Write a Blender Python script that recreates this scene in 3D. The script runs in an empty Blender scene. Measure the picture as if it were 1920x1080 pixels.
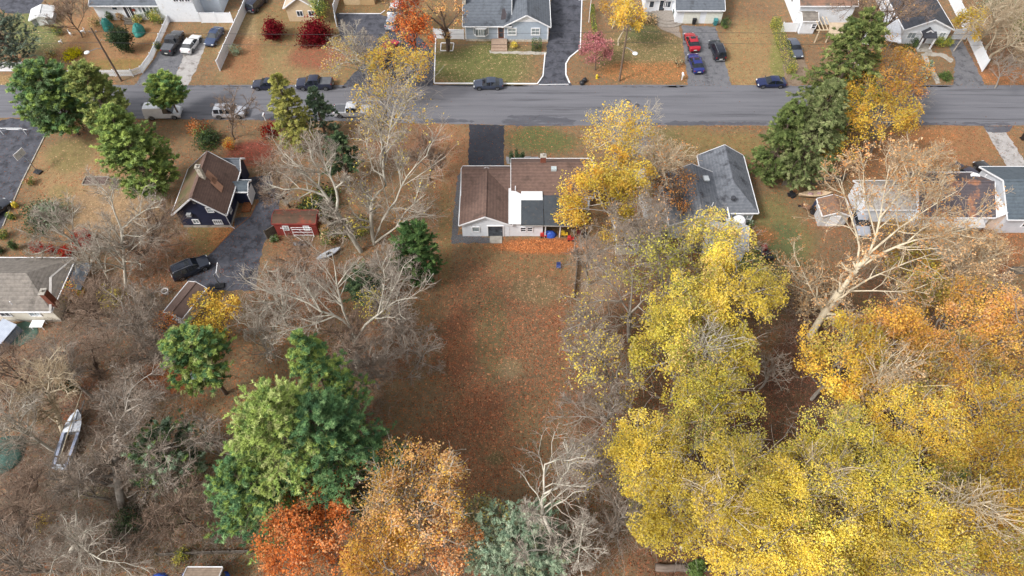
import bpy, math, random
import numpy as np
from mathutils import Vector, Matrix

SC = bpy.context.scene
COL = SC.collection
RAD = math.radians

# ---------------------------------------------------------------- camera
PITCH, FOC, CAMH = RAD(55.6), 1280.0, 70.0
cam_d = bpy.data.cameras.new('camera')
cam_d.lens, cam_d.sensor_width = 24.0, 36.0
cam_d.clip_start, cam_d.clip_end = 0.5, 2000.0
cam = bpy.data.objects.new('camera', cam_d)
COL.objects.link(cam)
cam.location = (0, 0, CAMH)
cam.rotation_euler = (RAD(90) - PITCH, 0, 0)
SC.camera = cam

# ---------------------------------------------------------------- sky, sun, exposure
SUN_EL, SUN_AZ = RAD(46), RAD(238)          # azimuth clockwise from +Y: light from the left and a little behind
world = bpy.data.worlds.new('World')
SC.world = world
world.use_nodes = True
wn, wl = world.node_tree.nodes, world.node_tree.links
bg = wn['Background']
sky = wn.new('ShaderNodeTexSky')
sky.sky_type = 'NISHITA'
sky.sun_disc = False
sky.sun_elevation, sky.sun_rotation = SUN_EL, SUN_AZ
sky.air_density, sky.dust_density, sky.ozone_density = 1.0, 4.0, 1.0
hs = wn.new('ShaderNodeHueSaturation')       # a thin cloud cover takes most of the blue out
hs.inputs['Saturation'].default_value = 0.16
wl.new(sky.outputs['Color'], hs.inputs['Color'])
wl.new(hs.outputs['Color'], bg.inputs['Color'])
bg.inputs['Strength'].default_value = 0.15
sun_d = bpy.data.lights.new('sun', 'SUN')
sun_d.energy, sun_d.angle, sun_d.color = 1.75, RAD(11), (1.0, 0.965, 0.91)
sun = bpy.data.objects.new('sun', sun_d)
COL.objects.link(sun)
sun.location = (-60, -40, 120)
sdir = Vector((math.sin(SUN_AZ) * math.cos(SUN_EL), math.cos(SUN_AZ) * math.cos(SUN_EL), math.sin(SUN_EL)))
sun.rotation_euler = sdir.to_track_quat('Z', 'Y').to_euler()
SC.view_settings.view_transform = 'Standard'
SC.view_settings.look = 'None'
SC.view_settings.gamma = 1.0
SC.view_settings.exposure = 0.62
SC.cycles.max_bounces = 5
SC.cycles.diffuse_bounces = 3
SC.cycles.glossy_bounces = 2
SC.cycles.transmission_bounces = 3
SC.cycles.transparent_max_bounces = 4
SC.cycles.use_denoising = True
SC.cycles.caustics_reflective = SC.cycles.caustics_refractive = False

# ---------------------------------------------------------------- photo pixel -> world point at height z
_c, _s = math.cos(PITCH), math.sin(PITCH)
def G(u, v, z=0.0):
    dx, dy, dz = u - 960.0, _c * FOC + _s * (540.0 - v), -_s * FOC + _c * (540.0 - v)
    t = (z - CAMH) / dz
    return Vector((dx * t, dy * t, z))
def GX(u, v, z=0.0): return G(u, v, z).x
def GY(v, z=0.0): return G(960, v, z).y
def mpp(u, v, z=0.0):                       # metres per photo pixel there
    p = G(u, v, z)
    return (p.y * _c - (z - CAMH) * _s) / FOC

# ---------------------------------------------------------------- mesh collector
class MB:
    def __init__(s): s.v, s.f = [], []
    def add(s, vs, fs):
        o = len(s.v); s.v += [tuple(v) for v in vs]; s.f += [tuple(i + o for i in f) for f in fs]; return s
    def box(s, x0, x1, y0, y1, z0, z1):
        return s.add([(x0,y0,z0),(x1,y0,z0),(x1,y1,z0),(x0,y1,z0),(x0,y0,z1),(x1,y0,z1),(x1,y1,z1),(x0,y1,z1)],
                     [(0,3,2,1),(4,5,6,7),(0,1,5,4),(1,2,6,5),(2,3,7,6),(3,0,4,7)])
    def bar(s, p, q, w, h=None, up=(0,0,1)):
        h = h or w; p, q = Vector(p), Vector(q); d = (q - p).normalized(); u = Vector(up)
        if abs(d.dot(u)) > .98: u = Vector((0,1,0))
        a = d.cross(u).normalized() * w / 2; b = a.cross(d).normalized() * h / 2
        vs = [p-a-b, p+a-b, p+a+b, p-a+b, q-a-b, q+a-b, q+a+b, q-a+b]
        return s.add(vs, [(0,1,2,3),(7,6,5,4),(0,4,5,1),(1,5,6,2),(2,6,7,3),(3,7,4,0)])
    def tube(s, pts, rad, n=8):
        pts = [Vector(p) for p in pts]; vs, fs = [], []
        if not hasattr(rad, '__len__'): rad = [rad] * len(pts)
        for i, p in enumerate(pts):
            t = (pts[min(i+1, len(pts)-1)] - pts[max(i-1, 0)]).normalized()
            u = Vector((0,0,1)) if abs(t.z) < .9 else Vector((0,1,0))
            a = t.cross(u).normalized(); b = a.cross(t)
            for k in range(n):
                g = 2*math.pi*k/n; vs.append(p + (a*math.cos(g) + b*math.sin(g)) * rad[i])
        for i in range(len(pts)-1):
            for k in range(n):
                fs.append((i*n+k, i*n+(k+1)%n, (i+1)*n+(k+1)%n, (i+1)*n+k))
        fs.append(tuple(range(n))[::-1]); fs.append(tuple((len(pts)-1)*n + k for k in range(n)))
        return s.add(vs, fs)
    def lathe(s, prof, c=(0,0,0), n=16, axis='z'):
        vs, fs = [], []
        for r, h in prof:
            for k in range(n):
                g = 2*math.pi*k/n; a, b = r*math.cos(g), r*math.sin(g)
                p = (a, b, h) if axis == 'z' else ((a, h, b) if axis == 'y' else (h, a, b))
                vs.append((p[0]+c[0], p[1]+c[1], p[2]+c[2]))
        for i in range(len(prof)-1):
            for k in range(n): fs.append((i*n+k, i*n+(k+1)%n, (i+1)*n+(k+1)%n, (i+1)*n+k))
        fs.append(tuple(range(n))[::-1]); fs.append(tuple((len(prof)-1)*n+k for k in range(n)))
        return s.add(vs, fs)
    def prism(s, poly, d):                  # planar polygon (3-D points) pushed along the vector d
        n = len(poly); d = Vector(d); vs = [Vector(p) for p in poly] + [Vector(p) + d for p in poly]
        return s.add(vs, [tuple(range(n))[::-1], tuple(range(n, 2*n))] + [(i, (i+1)%n, n+(i+1)%n, n+i) for i in range(n)])
    def slab(s, quad, t):                   # a sloping slab: its top is the polygon, t thick downwards
        n = len(quad); vs = [Vector(p) for p in quad] + [Vector(p) - Vector((0,0,t)) for p in quad]
        return s.add(vs, [tuple(range(n)), tuple(range(n, 2*n))[::-1]] + [(i, n+i, n+(i+1)%n, (i+1)%n) for i in range(n)])
    def blob(s, c, r, nu=14, nv=9, amp=.0, seed=0, half=False):
        rg = random.Random(seed); vs, fs = [], []
        for j in range(nv+1):
            th = (math.pi/2 if half else math.pi) * j / nv
            for i in range(nu):
                ph = 2*math.pi*i/nu; k = 1 + rg.uniform(-amp, amp)
                vs.append((c[0]+r[0]*k*math.sin(th)*math.cos(ph), c[1]+r[1]*k*math.sin(th)*math.sin(ph), c[2]+r[2]*k*math.cos(th)))
        for j in range(nv):
            for i in range(nu): fs.append((j*nu+i, j*nu+(i+1)%nu, (j+1)*nu+(i+1)%nu, (j+1)*nu+i)[::-1])
        if half: fs.append(tuple((nv)*nu+i for i in range(nu))[::-1])
        return s.add(vs, fs)

def link_mesh(name, me, m, parent=None):
    if m: me.materials.append(m)
    o = bpy.data.objects.new(name, me); COL.objects.link(o)
    if parent: o.parent = parent
    return o
def smooth_mesh(me): me.polygons.foreach_set('use_smooth', [True]*len(me.polygons))
def root_inv(o):
    while o.parent: o = o.parent
    return (Matrix.Translation(o.location) @ o.rotation_euler.to_matrix().to_4x4()).inverted()
def part(name, mb, m, parent=None, smooth=False, world=False, label=None, bevel=0):
    vs = mb.v
    if world and parent:
        I = root_inv(parent); vs = [tuple(I @ Vector(v)) for v in vs]
    me = bpy.data.meshes.new(name); me.from_pydata(vs, [], mb.f); me.update()
    if smooth: smooth_mesh(me)
    o = link_mesh(name, me, m, parent)
    if label: o['label'] = label
    if bevel:
        b = o.modifiers.new('bevel', 'BEVEL'); b.width = bevel; b.segments = 2; b.limit_method = 'ANGLE'
    return o
def tag(o, label, cat, group=None):
    o['label'], o['category'] = label, cat
    if group: o['group'] = group
    return o
def thing(name, label, cat, loc, rz=0.0, group=None):
    o = bpy.data.objects.new(name, None); COL.objects.link(o); o.empty_display_size = .3
    o.location = loc; o.rotation_euler = (0, 0, rz)
    return tag(o, label, cat, group)
def copy_tree(o, parent=None):
    c = o.copy(); COL.objects.link(c)
    if parent: c.parent = parent
    for ch in list(o.children): copy_tree(ch, c)
    return c
def struct(name, mb, m, smooth=False):
    o = part(name, mb, m, None, smooth); o['kind'] = 'structure'; return o

# ---------------------------------------------------------------- materials
def lin(c):
    return tuple((x/255/12.92 if x <= 10 else ((x/255+.055)/1.055)**2.4) for x in c)
_mats = {}
def M(name, c, c2=None, scale=4.0, rough=.75, metal=0.0, stretch=(1,1,1), spots=None, bump=0.0, bands=None, sharp=False, coat=0.0):
    """principled material; c, c2 sRGB 0-255 mixed by noise; spots=(colour, scale, amount) adds stains; bands=(axis, scale, depth)"""
    if name in _mats: return _mats[name]
    m = bpy.data.materials.new(name); m.use_nodes = True; _mats[name] = m
    n, l = m.node_tree.nodes, m.node_tree.links
    b = n['Principled BSDF']; b.inputs['Roughness'].default_value = rough; b.inputs['Metallic'].default_value = metal
    b.inputs['Coat Weight'].default_value = coat
    tc = n.new('ShaderNodeTexCoord'); mp = n.new('ShaderNodeMapping'); mp.inputs['Scale'].default_value = stretch
    l.new(tc.outputs['Object'], mp.inputs['Vector'])
    c2 = c2 or tuple(x*.9 for x in c)
    nz = n.new('ShaderNodeTexNoise'); nz.inputs['Scale'].default_value = scale; nz.inputs['Detail'].default_value = 5
    nz.inputs['Roughness'].default_value = .65
    l.new(mp.outputs['Vector'], nz.inputs['Vector'])
    r = n.new('ShaderNodeValToRGB'); r.color_ramp.elements[0].position = .47 if sharp else .34; r.color_ramp.elements[1].position = .56 if sharp else .66
    r.color_ramp.elements[0].color = (*lin(c), 1); r.color_ramp.elements[1].color = (*lin(c2), 1)
    l.new(nz.outputs['Fac'], r.inputs['Fac']); out = r.outputs['Color']
    if spots:
        sc_, ss, am = spots
        n2 = n.new('ShaderNodeTexNoise'); n2.inputs['Scale'].default_value = ss; n2.inputs['Detail'].default_value = 6
        n2.inputs['Roughness'].default_value = .7
        l.new(mp.outputs['Vector'], n2.inputs['Vector'])
        r2 = n.new('ShaderNodeValToRGB'); r2.color_ramp.elements[0].position = .62 - am*.25; r2.color_ramp.elements[1].position = .72 - am*.2
        l.new(n2.outputs['Fac'], r2.inputs['Fac'])
        mx = n.new('ShaderNodeMix'); mx.data_type = 'RGBA'; mx.inputs['B'].default_value = (*lin(sc_), 1)
        l.new(r2.outputs['Color'], mx.inputs['Factor']); l.new(out, mx.inputs['A']); out = mx.outputs['Result']
    if bands:
        ax, bs, dep = bands
        w = n.new('ShaderNodeTexWave'); w.bands_direction = ax; w.inputs['Scale'].default_value = bs; w.wave_profile = 'SAW'
        w.inputs['Distortion'].default_value = .25
        l.new(tc.outputs['Object'], w.inputs['Vector'])
        mr = n.new('ShaderNodeMapRange'); mr.inputs['To Min'].default_value = 1-dep; mr.inputs['To Max'].default_value = 1
        l.new(w.outputs['Fac'], mr.inputs['Value'])
        m2 = n.new('ShaderNodeMix'); m2.data_type = 'RGBA'; m2.blend_type = 'MULTIPLY'; m2.inputs['Factor'].default_value = 1
        l.new(out, m2.inputs['A']); l.new(mr.outputs['Result'], m2.inputs['B']); out = m2.outputs['Result']
    l.new(out, b.inputs['Base Color'])
    if bump:
        bp = n.new('ShaderNodeBump'); bp.inputs['Strength'].default_value = bump; bp.inputs['Distance'].default_value = .03
        l.new(nz.outputs['Fac'], bp.inputs['Height']); l.new(bp.outputs['Normal'], b.inputs['Normal'])
    return m

WHITE_SIDING = M('white_siding', (230,234,240), (219,224,231), 2.5, .6, bands=('Z', 1.6, .08), spots=((205,205,203), 1.6, .1))
CREAM_SIDING = M('cream_siding', (228,222,208), (214,206,190), 1.5, .7, bands=('Z', 1.6, .10), spots=((190,180,164), 2.2, .2))
WHITE_TRIM = M('white_trim', (238,238,240), (226,227,230), 3, .5)
VINYL = M('white_vinyl', (234,236,240), (224,227,232), 1.2, .45, bands=('X', 1.1, .05))
GLASS = M('window_glass', (44,50,58), (78,86,96), 1.6, .12)
GLASS_PALE = M('curtained_glass', (120,130,135), (168,176,178), 2.5, .15)
DARK = M('dark_opening', (30,30,33), (42,42,46), 4, .8)
CONCRETE = M('pale_concrete', (176,170,160), (150,144,136), 1.6, .9, spots=((120,112,100), 1.1, .3))
BLACK = M('black_plastic', (28,28,31), (40,40,44), 6, .5)
STEEL = M('galvanised_steel', (160,163,168), (135,138,143), 8, .4, .6)
WOOD_GREY = M('weathered_wood', (122,114,104), (92,85,77), 5, .9, bands=('X', 2.0, .25))
BRICK = M('red_brick', (140,82,62), (112,62,48), 6, .9, bands=('Z', 4, .2))
STONE = M('pale_stone', (196,188,174), (160,150,136), 3.5, .9, sharp=True)
# ================================================================ GROUND
def S_np(x, y):
    zz = -CAMH
    d = y*_c - zz*_s; up = y*_s + zz*_c
    return 960 + FOC*x/d, 540 - FOC*up/d
xs = np.concatenate([np.linspace(-700,-140,12)[:-1], np.arange(-140,140.01,.5), np.linspace(140,700,12)[1:]])
ys = np.concatenate([np.linspace(-300,-2,10)[:-1], np.arange(-2,150.01,.5), np.linspace(150,900,14)[1:]])
GXX, GYY = np.meshgrid(xs, ys)
gu, gv = S_np(GXX.ravel(), GYY.ravel())
bad = GYY.ravel() < -20
gu[bad], gv[bad] = 960, 1500
nV = gu.size
gcol = np.tile(np.array(lin((116,96,70))), (nV,1)); glit = np.full(nV, .34); glc = np.tile(np.array(lin((150,88,50))), (nV,1))
rg = np.random.default_rng(5)
# a slow wobble keeps the edges of the patches ragged
wob = np.zeros(nV); wx, wy = GXX.ravel(), GYY.ravel()
for k in range(7):
    a, f = rg.uniform(0, 6.28), rg.uniform(.15, .9)
    wob += np.sin((wx*np.cos(a)+wy*np.sin(a))*f + rg.uniform(0,6.28)) / 7
GRASS, OLIVE, DRY, SOIL = (92,96,48), (104,92,56), (140,116,78), (82,66,52)
RUST, ORANGE, REDL, TAN, DEEP = (146,86,56), (184,108,58), (146,60,48), (168,136,104), (110,66,50)
# (centre u, v, radius u, v, ground colour, litter amount, litter colour, strength)
PATCH = [
 (640,90,260,90, (120,104,64),.35,RUST,.9),(530,115,45,25,(112,108,60),.15,TAN,.7),(460,60,20,40,(150,128,90),.2,TAN,.7),(900,125,110,45, (94,98,46),.16,TAN,1),(560,130,120,40,DRY,.3,RUST,.7),(600,105,60,30,(120,70,50),.7,REDL,.7),
 (200,75,130,45,(146,110,72),.35,RUST,.9),(205,125,90,14,(128,108,50),.3,RUST,.9),(60,60,50,40,(98,110,58),.1,TAN,.9),(20,150,150,12,(144,114,70),.3,TAN,.9),
 (430,80,25,70,(140,120,86),.3,RUST,.7),(455,110,40,40,(140,96,62),.6,RUST,.7),
 (1195,95,80,50,(106,100,54),.35,TAN,.8),(1220,135,90,18,(128,96,54),.7,ORANGE,.9),(1205,60,40,20,(84,96,50),.1,TAN,.7),(1410,100,50,70,(142,120,78),.35,RUST,.9),(1460,110,15,70,(112,116,50),.1,TAN,.8),
 (1700,115,40,40,(122,104,54),.4,RUST,.8),(1890,140,70,20,(150,98,60),.6,ORANGE,.8),(1860,110,40,30,(100,76,58),.5,RUST,.6),
 (1010,262,75,26,(86,94,48),.22,RUST,1),(1330,270,120,30,(122,106,60),.25,RUST,.9),(1240,265,40,25,(100,96,52),.2,TAN,.6),
 (1770,270,150,40,(142,104,66),.55,RUST,.9),(1740,255,50,14,(150,104,62),.6,ORANGE,.6),(1620,300,60,40,(120,84,54),.6,ORANGE,.6),
 (840,300,45,70,(140,106,74),.6,RUST,.9),(835,450,16,120,(118,100,58),.3,RUST,.8),(760,270,60,40,(118,80,60),.6,DEEP,.6),
 (180,320,110,60,(146,120,82),.35,RUST,1),(130,290,40,30,(112,104,54),.15,TAN,.7),(220,400,90,50,(150,120,88),.25,TAN,.9),(115,370,20,20,(120,110,60),.2,TAN,.5),
 (390,450,60,35,(110,98,52),.45,RUST,.9),(420,440,30,25,(160,100,52),.7,ORANGE,.6),(300,490,70,60,(110,80,56),.55,RUST,.8),(470,290,45,25,(120,58,46),.75,REDL,.9),
 (560,470,60,35,(120,92,64),.5,RUST,.8),(600,430,40,20,(84,72,56),.3,RUST,.6),(580,540,80,60,(112,78,58),.55,RUST,.7),
 (940,640,130,190,(108,84,60),.6,RUST,1),(985,480,100,40,(118,98,64),.45,RUST,.8),(1000,545,45,24,(112,98,66),.2,TAN,.55),(955,690,28,22,(124,110,80),.15,TAN,.55),(905,600,40,60,(98,84,58),.4,RUST,.5),
 (1000,460,95,14,(150,84,42),1.0,ORANGE,1),(925,640,26,90,(98,90,56),.3,RUST,.6),(860,640,24,70,(122,78,54),.9,RUST,.6),(1040,640,24,60,(126,80,54),.9,RUST,.5),(900,760,40,40,(128,80,54),.9,RUST,.5),(985,800,40,50,(104,92,62),.35,RUST,.5),(880,850,120,70,(116,84,58),.75,RUST,.7),(1020,720,50,100,(104,86,62),.55,RUST,.6),(930,860,18,10,(92,86,50),.2,TAN,.7),
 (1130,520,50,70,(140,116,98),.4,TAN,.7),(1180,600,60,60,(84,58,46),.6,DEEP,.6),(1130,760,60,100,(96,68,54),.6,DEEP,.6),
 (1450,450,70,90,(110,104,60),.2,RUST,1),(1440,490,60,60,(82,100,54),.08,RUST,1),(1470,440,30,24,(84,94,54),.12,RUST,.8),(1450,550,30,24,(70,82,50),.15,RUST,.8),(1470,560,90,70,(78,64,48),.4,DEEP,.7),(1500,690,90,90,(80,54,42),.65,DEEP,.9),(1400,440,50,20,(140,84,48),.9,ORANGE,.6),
 (1560,400,50,40,(120,88,64),.5,RUST,.5),(1870,470,60,60,(132,84,54),.7,ORANGE,.6),
 (70,650,110,40,(140,112,88),.35,RUST,.8),(40,720,90,70,(136,110,86),.4,RUST,.7),(160,760,50,60,(122,72,50),.75,RUST,.8),(320,710,50,30,(150,78,44),.9,ORANGE,.8),
 (200,620,140,60,(116,100,84),.35,RUST,.7),(220,800,80,80,(132,112,88),.4,RUST,.7),(120,930,170,100,(126,114,94),.35,RUST,.9),(300,940,120,80,(112,106,80),.35,RUST,.8),(30,880,60,50,(128,98,74),.5,RUST,.6),(60,1050,90,40,(120,88,66),.6,RUST,.6),(170,920,40,16,(80,90,50),.2,TAN,.6),(370,1040,120,30,(94,86,56),.35,RUST,.6),
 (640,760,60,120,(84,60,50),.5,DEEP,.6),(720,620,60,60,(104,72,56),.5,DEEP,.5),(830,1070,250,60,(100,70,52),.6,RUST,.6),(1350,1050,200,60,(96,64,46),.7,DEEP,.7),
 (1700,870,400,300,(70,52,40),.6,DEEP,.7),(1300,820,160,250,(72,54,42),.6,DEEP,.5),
]
for (u, v, ru, rv, c, li, lc, stg) in PATCH:
    d = np.sqrt(((gu-u)/ru)**2 + ((gv-v)/rv)**2) + wob*.45
    w = np.clip((1.25-d)/.55, 0, 1); w = (w*w*(3-2*w)*stg)
    gcol = gcol*(1-w[:,None]) + np.array(lin(c))*w[:,None]
    glc = glc*(1-w[:,None]) + np.array(lin(lc))*w[:,None]
    glit = glit*(1-w) + li*w
_L = (gcol @ np.array([.3,.6,.1]))[:,None]; gcol = (gcol*.86 + .14*_L*np.array([1.12,1.0,.66]))*.93
_L = (glc @ np.array([.3,.6,.1]))[:,None]; glc = (glc*.94 + .06*_L*np.array([1.15,1.0,.7]))*1.0
def grid_faces(nx, ny):
    i = np.arange(nx-1)[None,:] + np.arange(ny-1)[:,None]*nx
    return np.stack([i, i+1, i+nx+1, i+nx], -1).reshape(-1,4)
def np_mesh(name, V, F, smooth=False):
    me = bpy.data.meshes.new(name); nf, k = F.shape
    me.vertices.add(len(V)); me.vertices.foreach_set('co', np.ascontiguousarray(V, dtype=np.float32).ravel())
    me.loops.add(nf*k); me.loops.foreach_set('vertex_index', np.ascontiguousarray(F, dtype=np.int32).ravel())
    me.polygons.add(nf); me.polygons.foreach_set('loop_start', np.arange(0, nf*k, k, dtype=np.int32))
    if smooth: me.polygons.foreach_set('use_smooth', np.ones(nf, dtype=bool))
    me.update(calc_edges=True); return me
def col_attr(me, name, C):
    a = me.color_attributes.new(name, 'FLOAT_COLOR', 'POINT')
    a.data.foreach_set('color', np.concatenate([C, np.ones((len(C),1))], 1).astype(np.float32).ravel())
gme = np_mesh('ground', np.stack([wx, wy, np.zeros(nV)], 1), grid_faces(len(xs), len(ys)))
col_attr(gme, 'soil', gcol); col_attr(gme, 'leaf', glc); col_attr(gme, 'amount', np.repeat(glit[:,None], 3, 1))

def ground_material():
    m = bpy.data.materials.new('lawn_and_leaf_litter'); m.use_nodes = True
    n, l = m.node_tree.nodes, m.node_tree.links; b = n['Principled BSDF']; b.inputs['Roughness'].default_value = .95
    tc = n.new('ShaderNodeTexCoord'); obj = tc.outputs['Object']
    def attr(a): x = n.new('ShaderNodeVertexColor'); x.layer_name = a; return x.outputs['Color']
    def noise(s, d=6, r=.7):
        x = n.new('ShaderNodeTexNoise'); x.inputs['Scale'].default_value = s; x.inputs['Detail'].default_value = d; x.inputs['Roughness'].default_value = r
        l.new(obj, x.inputs['Vector']); return x.outputs['Fac']
    def math_(op, a, b_, c_=None):
        x = n.new('ShaderNodeMath'); x.operation = op
        for i, q in enumerate((a, b_, c_)):
            if q is None: continue
            if isinstance(q, (int, float)): x.inputs[i].default_value = q
            else: l.new(q, x.inputs[i])
        return x.outputs[0]
    def mix(f, a, b_, bt='MIX'):
        x = n.new('ShaderNodeMix'); x.data_type = 'RGBA'; x.blend_type = bt
        for k, q in (('Factor', f), ('A', a), ('B', b_)):
            if isinstance(q, (int, float)): x.inputs[k].default_value = q
            elif isinstance(q, tuple): x.inputs[k].default_value = (*q, 1)
            else: l.new(q, x.inputs[k])
        return x.outputs['Result']
    big, mid, fine = noise(.25, 4, .6), noise(1.3, 6, .75), noise(7, 5, .8)
    k = math_('MULTIPLY_ADD', mid, 1.7, .2)
    k = math_('MULTIPLY', k, math_('MULTIPLY_ADD', fine, 1.5, .25))
    soil = mix(1.0, attr('soil'), k, 'MULTIPLY')
    soil = mix(math_('MULTIPLY', math_('SUBTRACT', big, .42), 2.0), soil, mix(.45, soil, lin((118,104,66))))
    am = attr('amount')
    grain = noise(22, 3, .8)
    soil = mix(1.0, soil, math_('MULTIPLY_ADD', grain, 1.3, .35), 'MULTIPLY')
    out = soil
    for sc_, wgt in ((4.0, .5), (6.5, .75), (10.0, .8)):
        v = n.new('ShaderNodeTexVoronoi'); v.inputs['Scale'].default_value = sc_; l.new(obj, v.inputs['Vector'])
        sp = n.new('ShaderNodeSeparateColor'); l.new(v.outputs['Color'], sp.inputs['Color'])
        dens = math_('MULTIPLY', math_('MULTIPLY', am, wgt*.8), math_('MULTIPLY_ADD', mid, 4.4, -1.25))
        on = math_('LESS_THAN', sp.outputs['Red'], dens)
        inside = math_('LESS_THAN', v.outputs['Distance'], .46)
        on = math_('MULTIPLY', on, inside)
        rp = n.new('ShaderNodeValToRGB'); cr = rp.color_ramp; cr.interpolation = 'CONSTANT'
        cr.elements[0].color = (.5,.5,.52,1); cr.elements[1].position = .25; cr.elements[1].color = (1,1,1,1)
        for ps, cc in ((.6,(1.2,1.15,1.05,1)), (.82,(1.35,1.5,1.5,1)), (.95,(1.7,2.2,2.4,1))):
            e = cr.elements.new(ps); e.color = cc
        l.new(sp.outputs['Green'], rp.inputs['Fac'])
        out = mix(on, out, mix(1.0, attr('leaf'), rp.outputs['Color'], 'MULTIPLY'))
    l.new(out, b.inputs['Base Color'])
    bp = n.new('ShaderNodeBump'); bp.inputs['Strength'].default_value = .6; bp.inputs['Distance'].default_value = .08
    l.new(fine, bp.inputs['Height']); l.new(bp.outputs['Normal'], b.inputs['Normal'])
    return m
gr = link_mesh('ground', gme, ground_material()); gr['kind'] = 'structure'

# ---------------------------------------------------------------- road, drives, kerbs
def poly_sheet(name, pts, m, z, wobble=.06, step=.7, seed=1):
    """flat sheet of one paved area, its outline slightly ragged"""
    rg = random.Random(seed); out = []
    P = [G(*p) if len(p) == 2 else Vector(p) for p in pts]
    for a, b in zip(P, P[1:] + P[:1]):
        k = max(1, min(80, int((b-a).length/step)))
        for i in range(k):
            q = a.lerp(b, i/k); out.append((q.x + rg.uniform(-1,1)*wobble, q.y + rg.uniform(-1,1)*wobble, z))
    mb = MB(); mb.add(out, [tuple(range(len(out)))])
    o = struct(name, mb, m); o.data.polygons[0].normal
    if o.data.polygons[0].normal.z < 0: o.data.flip_normals()
    return o
def asphalt(name, c, c2, stain, am, stretch=(.25,1.2,1), crack=.006):
    m = M(name, c, c2, 1.1, .85, stretch=stretch, spots=(stain, .8, am))
    n, l = m.node_tree.nodes, m.node_tree.links; b = n['Principled BSDF']
    src = b.inputs['Base Color'].links[0].from_socket
    tc = n.new('ShaderNodeTexCoord'); nz = n.new('ShaderNodeTexNoise'); nz.inputs['Scale'].default_value = 9; nz.inputs['Detail'].default_value = 4
    l.new(tc.outputs['Object'], nz.inputs['Vector'])
    mr = n.new('ShaderNodeMapRange'); mr.inputs['To Min'].default_value = .7; mr.inputs['To Max'].default_value = 1.3
    l.new(nz.outputs['Fac'], mr.inputs['Value'])
    mx = n.new('ShaderNodeMix'); mx.data_type = 'RGBA'; mx.blend_type = 'MULTIPLY'; mx.inputs['Factor'].default_value = 1
    l.new(src, mx.inputs['A']); l.new(mr.outputs['Result'], mx.inputs['B'])
    # cracks along stretched cells
    vo = n.new('ShaderNodeTexVoronoi'); vo.feature = 'DISTANCE_TO_EDGE'; vo.inputs['Scale'].default_value = .35
    wv = n.new('ShaderNodeTexNoise'); wv.inputs['Scale'].default_value = 1.5; l.new(tc.outputs['Object'], wv.inputs['Vector'])
    vm = n.new('ShaderNodeMix'); vm.data_type = 'VECTOR'; vm.inputs['Factor'].default_value = .4
    l.new(tc.outputs['Object'], vm.inputs['A']); l.new(wv.outputs['Color'], vm.inputs['B']); l.new(vm.outputs['Result'], vo.inputs['Vector'])
    lt = n.new('ShaderNodeMath'); lt.operation = 'LESS_THAN'; lt.inputs[1].default_value = crack; l.new(vo.outputs['Distance'], lt.inputs[0])
    f = n.new('ShaderNodeMath'); f.operation = 'MULTIPLY'; f.inputs[1].default_value = .45; l.new(lt.outputs[0], f.inputs[0])
    cx = n.new('ShaderNodeMix'); cx.data_type = 'RGBA'; cx.inputs['B'].default_value = (*lin((58,58,62)), 1)
    l.new(f.outputs[0], cx.inputs['Factor']); l.new(mx.outputs['Result'], cx.inputs['A']); l.new(cx.outputs['Result'], b.inputs['Base Color'])
    return m
ROADM = asphalt('worn_street_asphalt', (110,110,116), (97,97,103), (80,80,86), .35, (.06,1.5,1), 0.0)
DRIVE_DARK = asphalt('dark_drive_asphalt', (84,85,94), (64,66,75), (46,47,55), .55, (1,1,1), .012)
DRIVE_NEW = asphalt('fresh_drive_asphalt', (50,52,61), (40,42,51), (64,62,66), .25, (1,1,1))
DRIVE_GREY = asphalt('grey_drive_asphalt', (112,112,116), (96,96,101), (76,76,82), .4, (1,1,1))
DRIVE_CONC = M('cracked_concrete_slab', (172,168,166), (150,146,144), 1.0, .9, spots=((118,112,108), .9, .4))
WET = asphalt('damp_asphalt', (88,88,95), (74,75,82), (106,106,112), .35)
GRAVEL = M('dark_gravel', (92,92,96), (70,69,72), 9, .95, sharp=True, spots=((120,116,110), 6, .3))
LEFTX, RIGHTX = -400, 400
yl, yr = GY(158), GY(161)
poly_sheet('road', [(LEFTX,yl,0),(RIGHTX,yr,0),(RIGHTX,GY(236),0)] + [tuple(G(u,v)) for u,v in ((1700,235),(1400,235),(1040,236),(820,232),(640,227),(480,225),(200,222),(0,220))] + [(LEFTX,GY(218),0)], ROADM, .004, .1, .9)
for i, (a, b_) in enumerate([((950,216),(1080,237)), ((1260,227),(1440,236)), ((560,160),(650,167)), ((1710,229),(1900,236)), ((790,222),(890,231)), ((1110,228),(1240,236)), ((480,214),(640,226)), ((830,159),(1010,163)), ((1700,160),(1790,164)), ((40,208),(110,213)), ((1180,161),(1290,164)), ((340,160),(470,165))]):
    u0, v0, u1, v1 = *a, *b_
    poly_sheet('damp_patch', [(u0+8,v0),(u1-26,v0+2),(u1,(v0+v1)/2),(u1-6,v1-2),(u0,v1-1),(u0-14,(v0+v1)/2)], WET, .008, .22, .5, i)
def drive(name, pts, m, z=.006, seed=0): return poly_sheet(name, pts, m, z, .13, .45, seed)
drive('driveway', [(880,233),(945,235),(944,311),(878,311)], DRIVE_NEW, .008, 3)
drive('driveway', [(1089,-40),(1092,0),(1087,92),(1066,110),(1060,130),(1065,152),(1074,160),(1008,160),(1018,130),(1030,60),(1036,-40)], DRIVE_DARK, .008, 4)
drive('driveway', [(1278,48),(1342,50),(1358,110),(1372,161),(1291,161),(1284,110)], DRIVE_GREY, .008, 5)
drive('driveway', [(310,75),(345,75),(343,110),(322,160),(252,160),(290,110)], DRIVE_GREY, .008, 6)
drive('driveway', [(350,75),(392,72),(380,100),(368,130),(352,160),(322,160),(343,110)], DRIVE_CONC, .012, 7)
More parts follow.
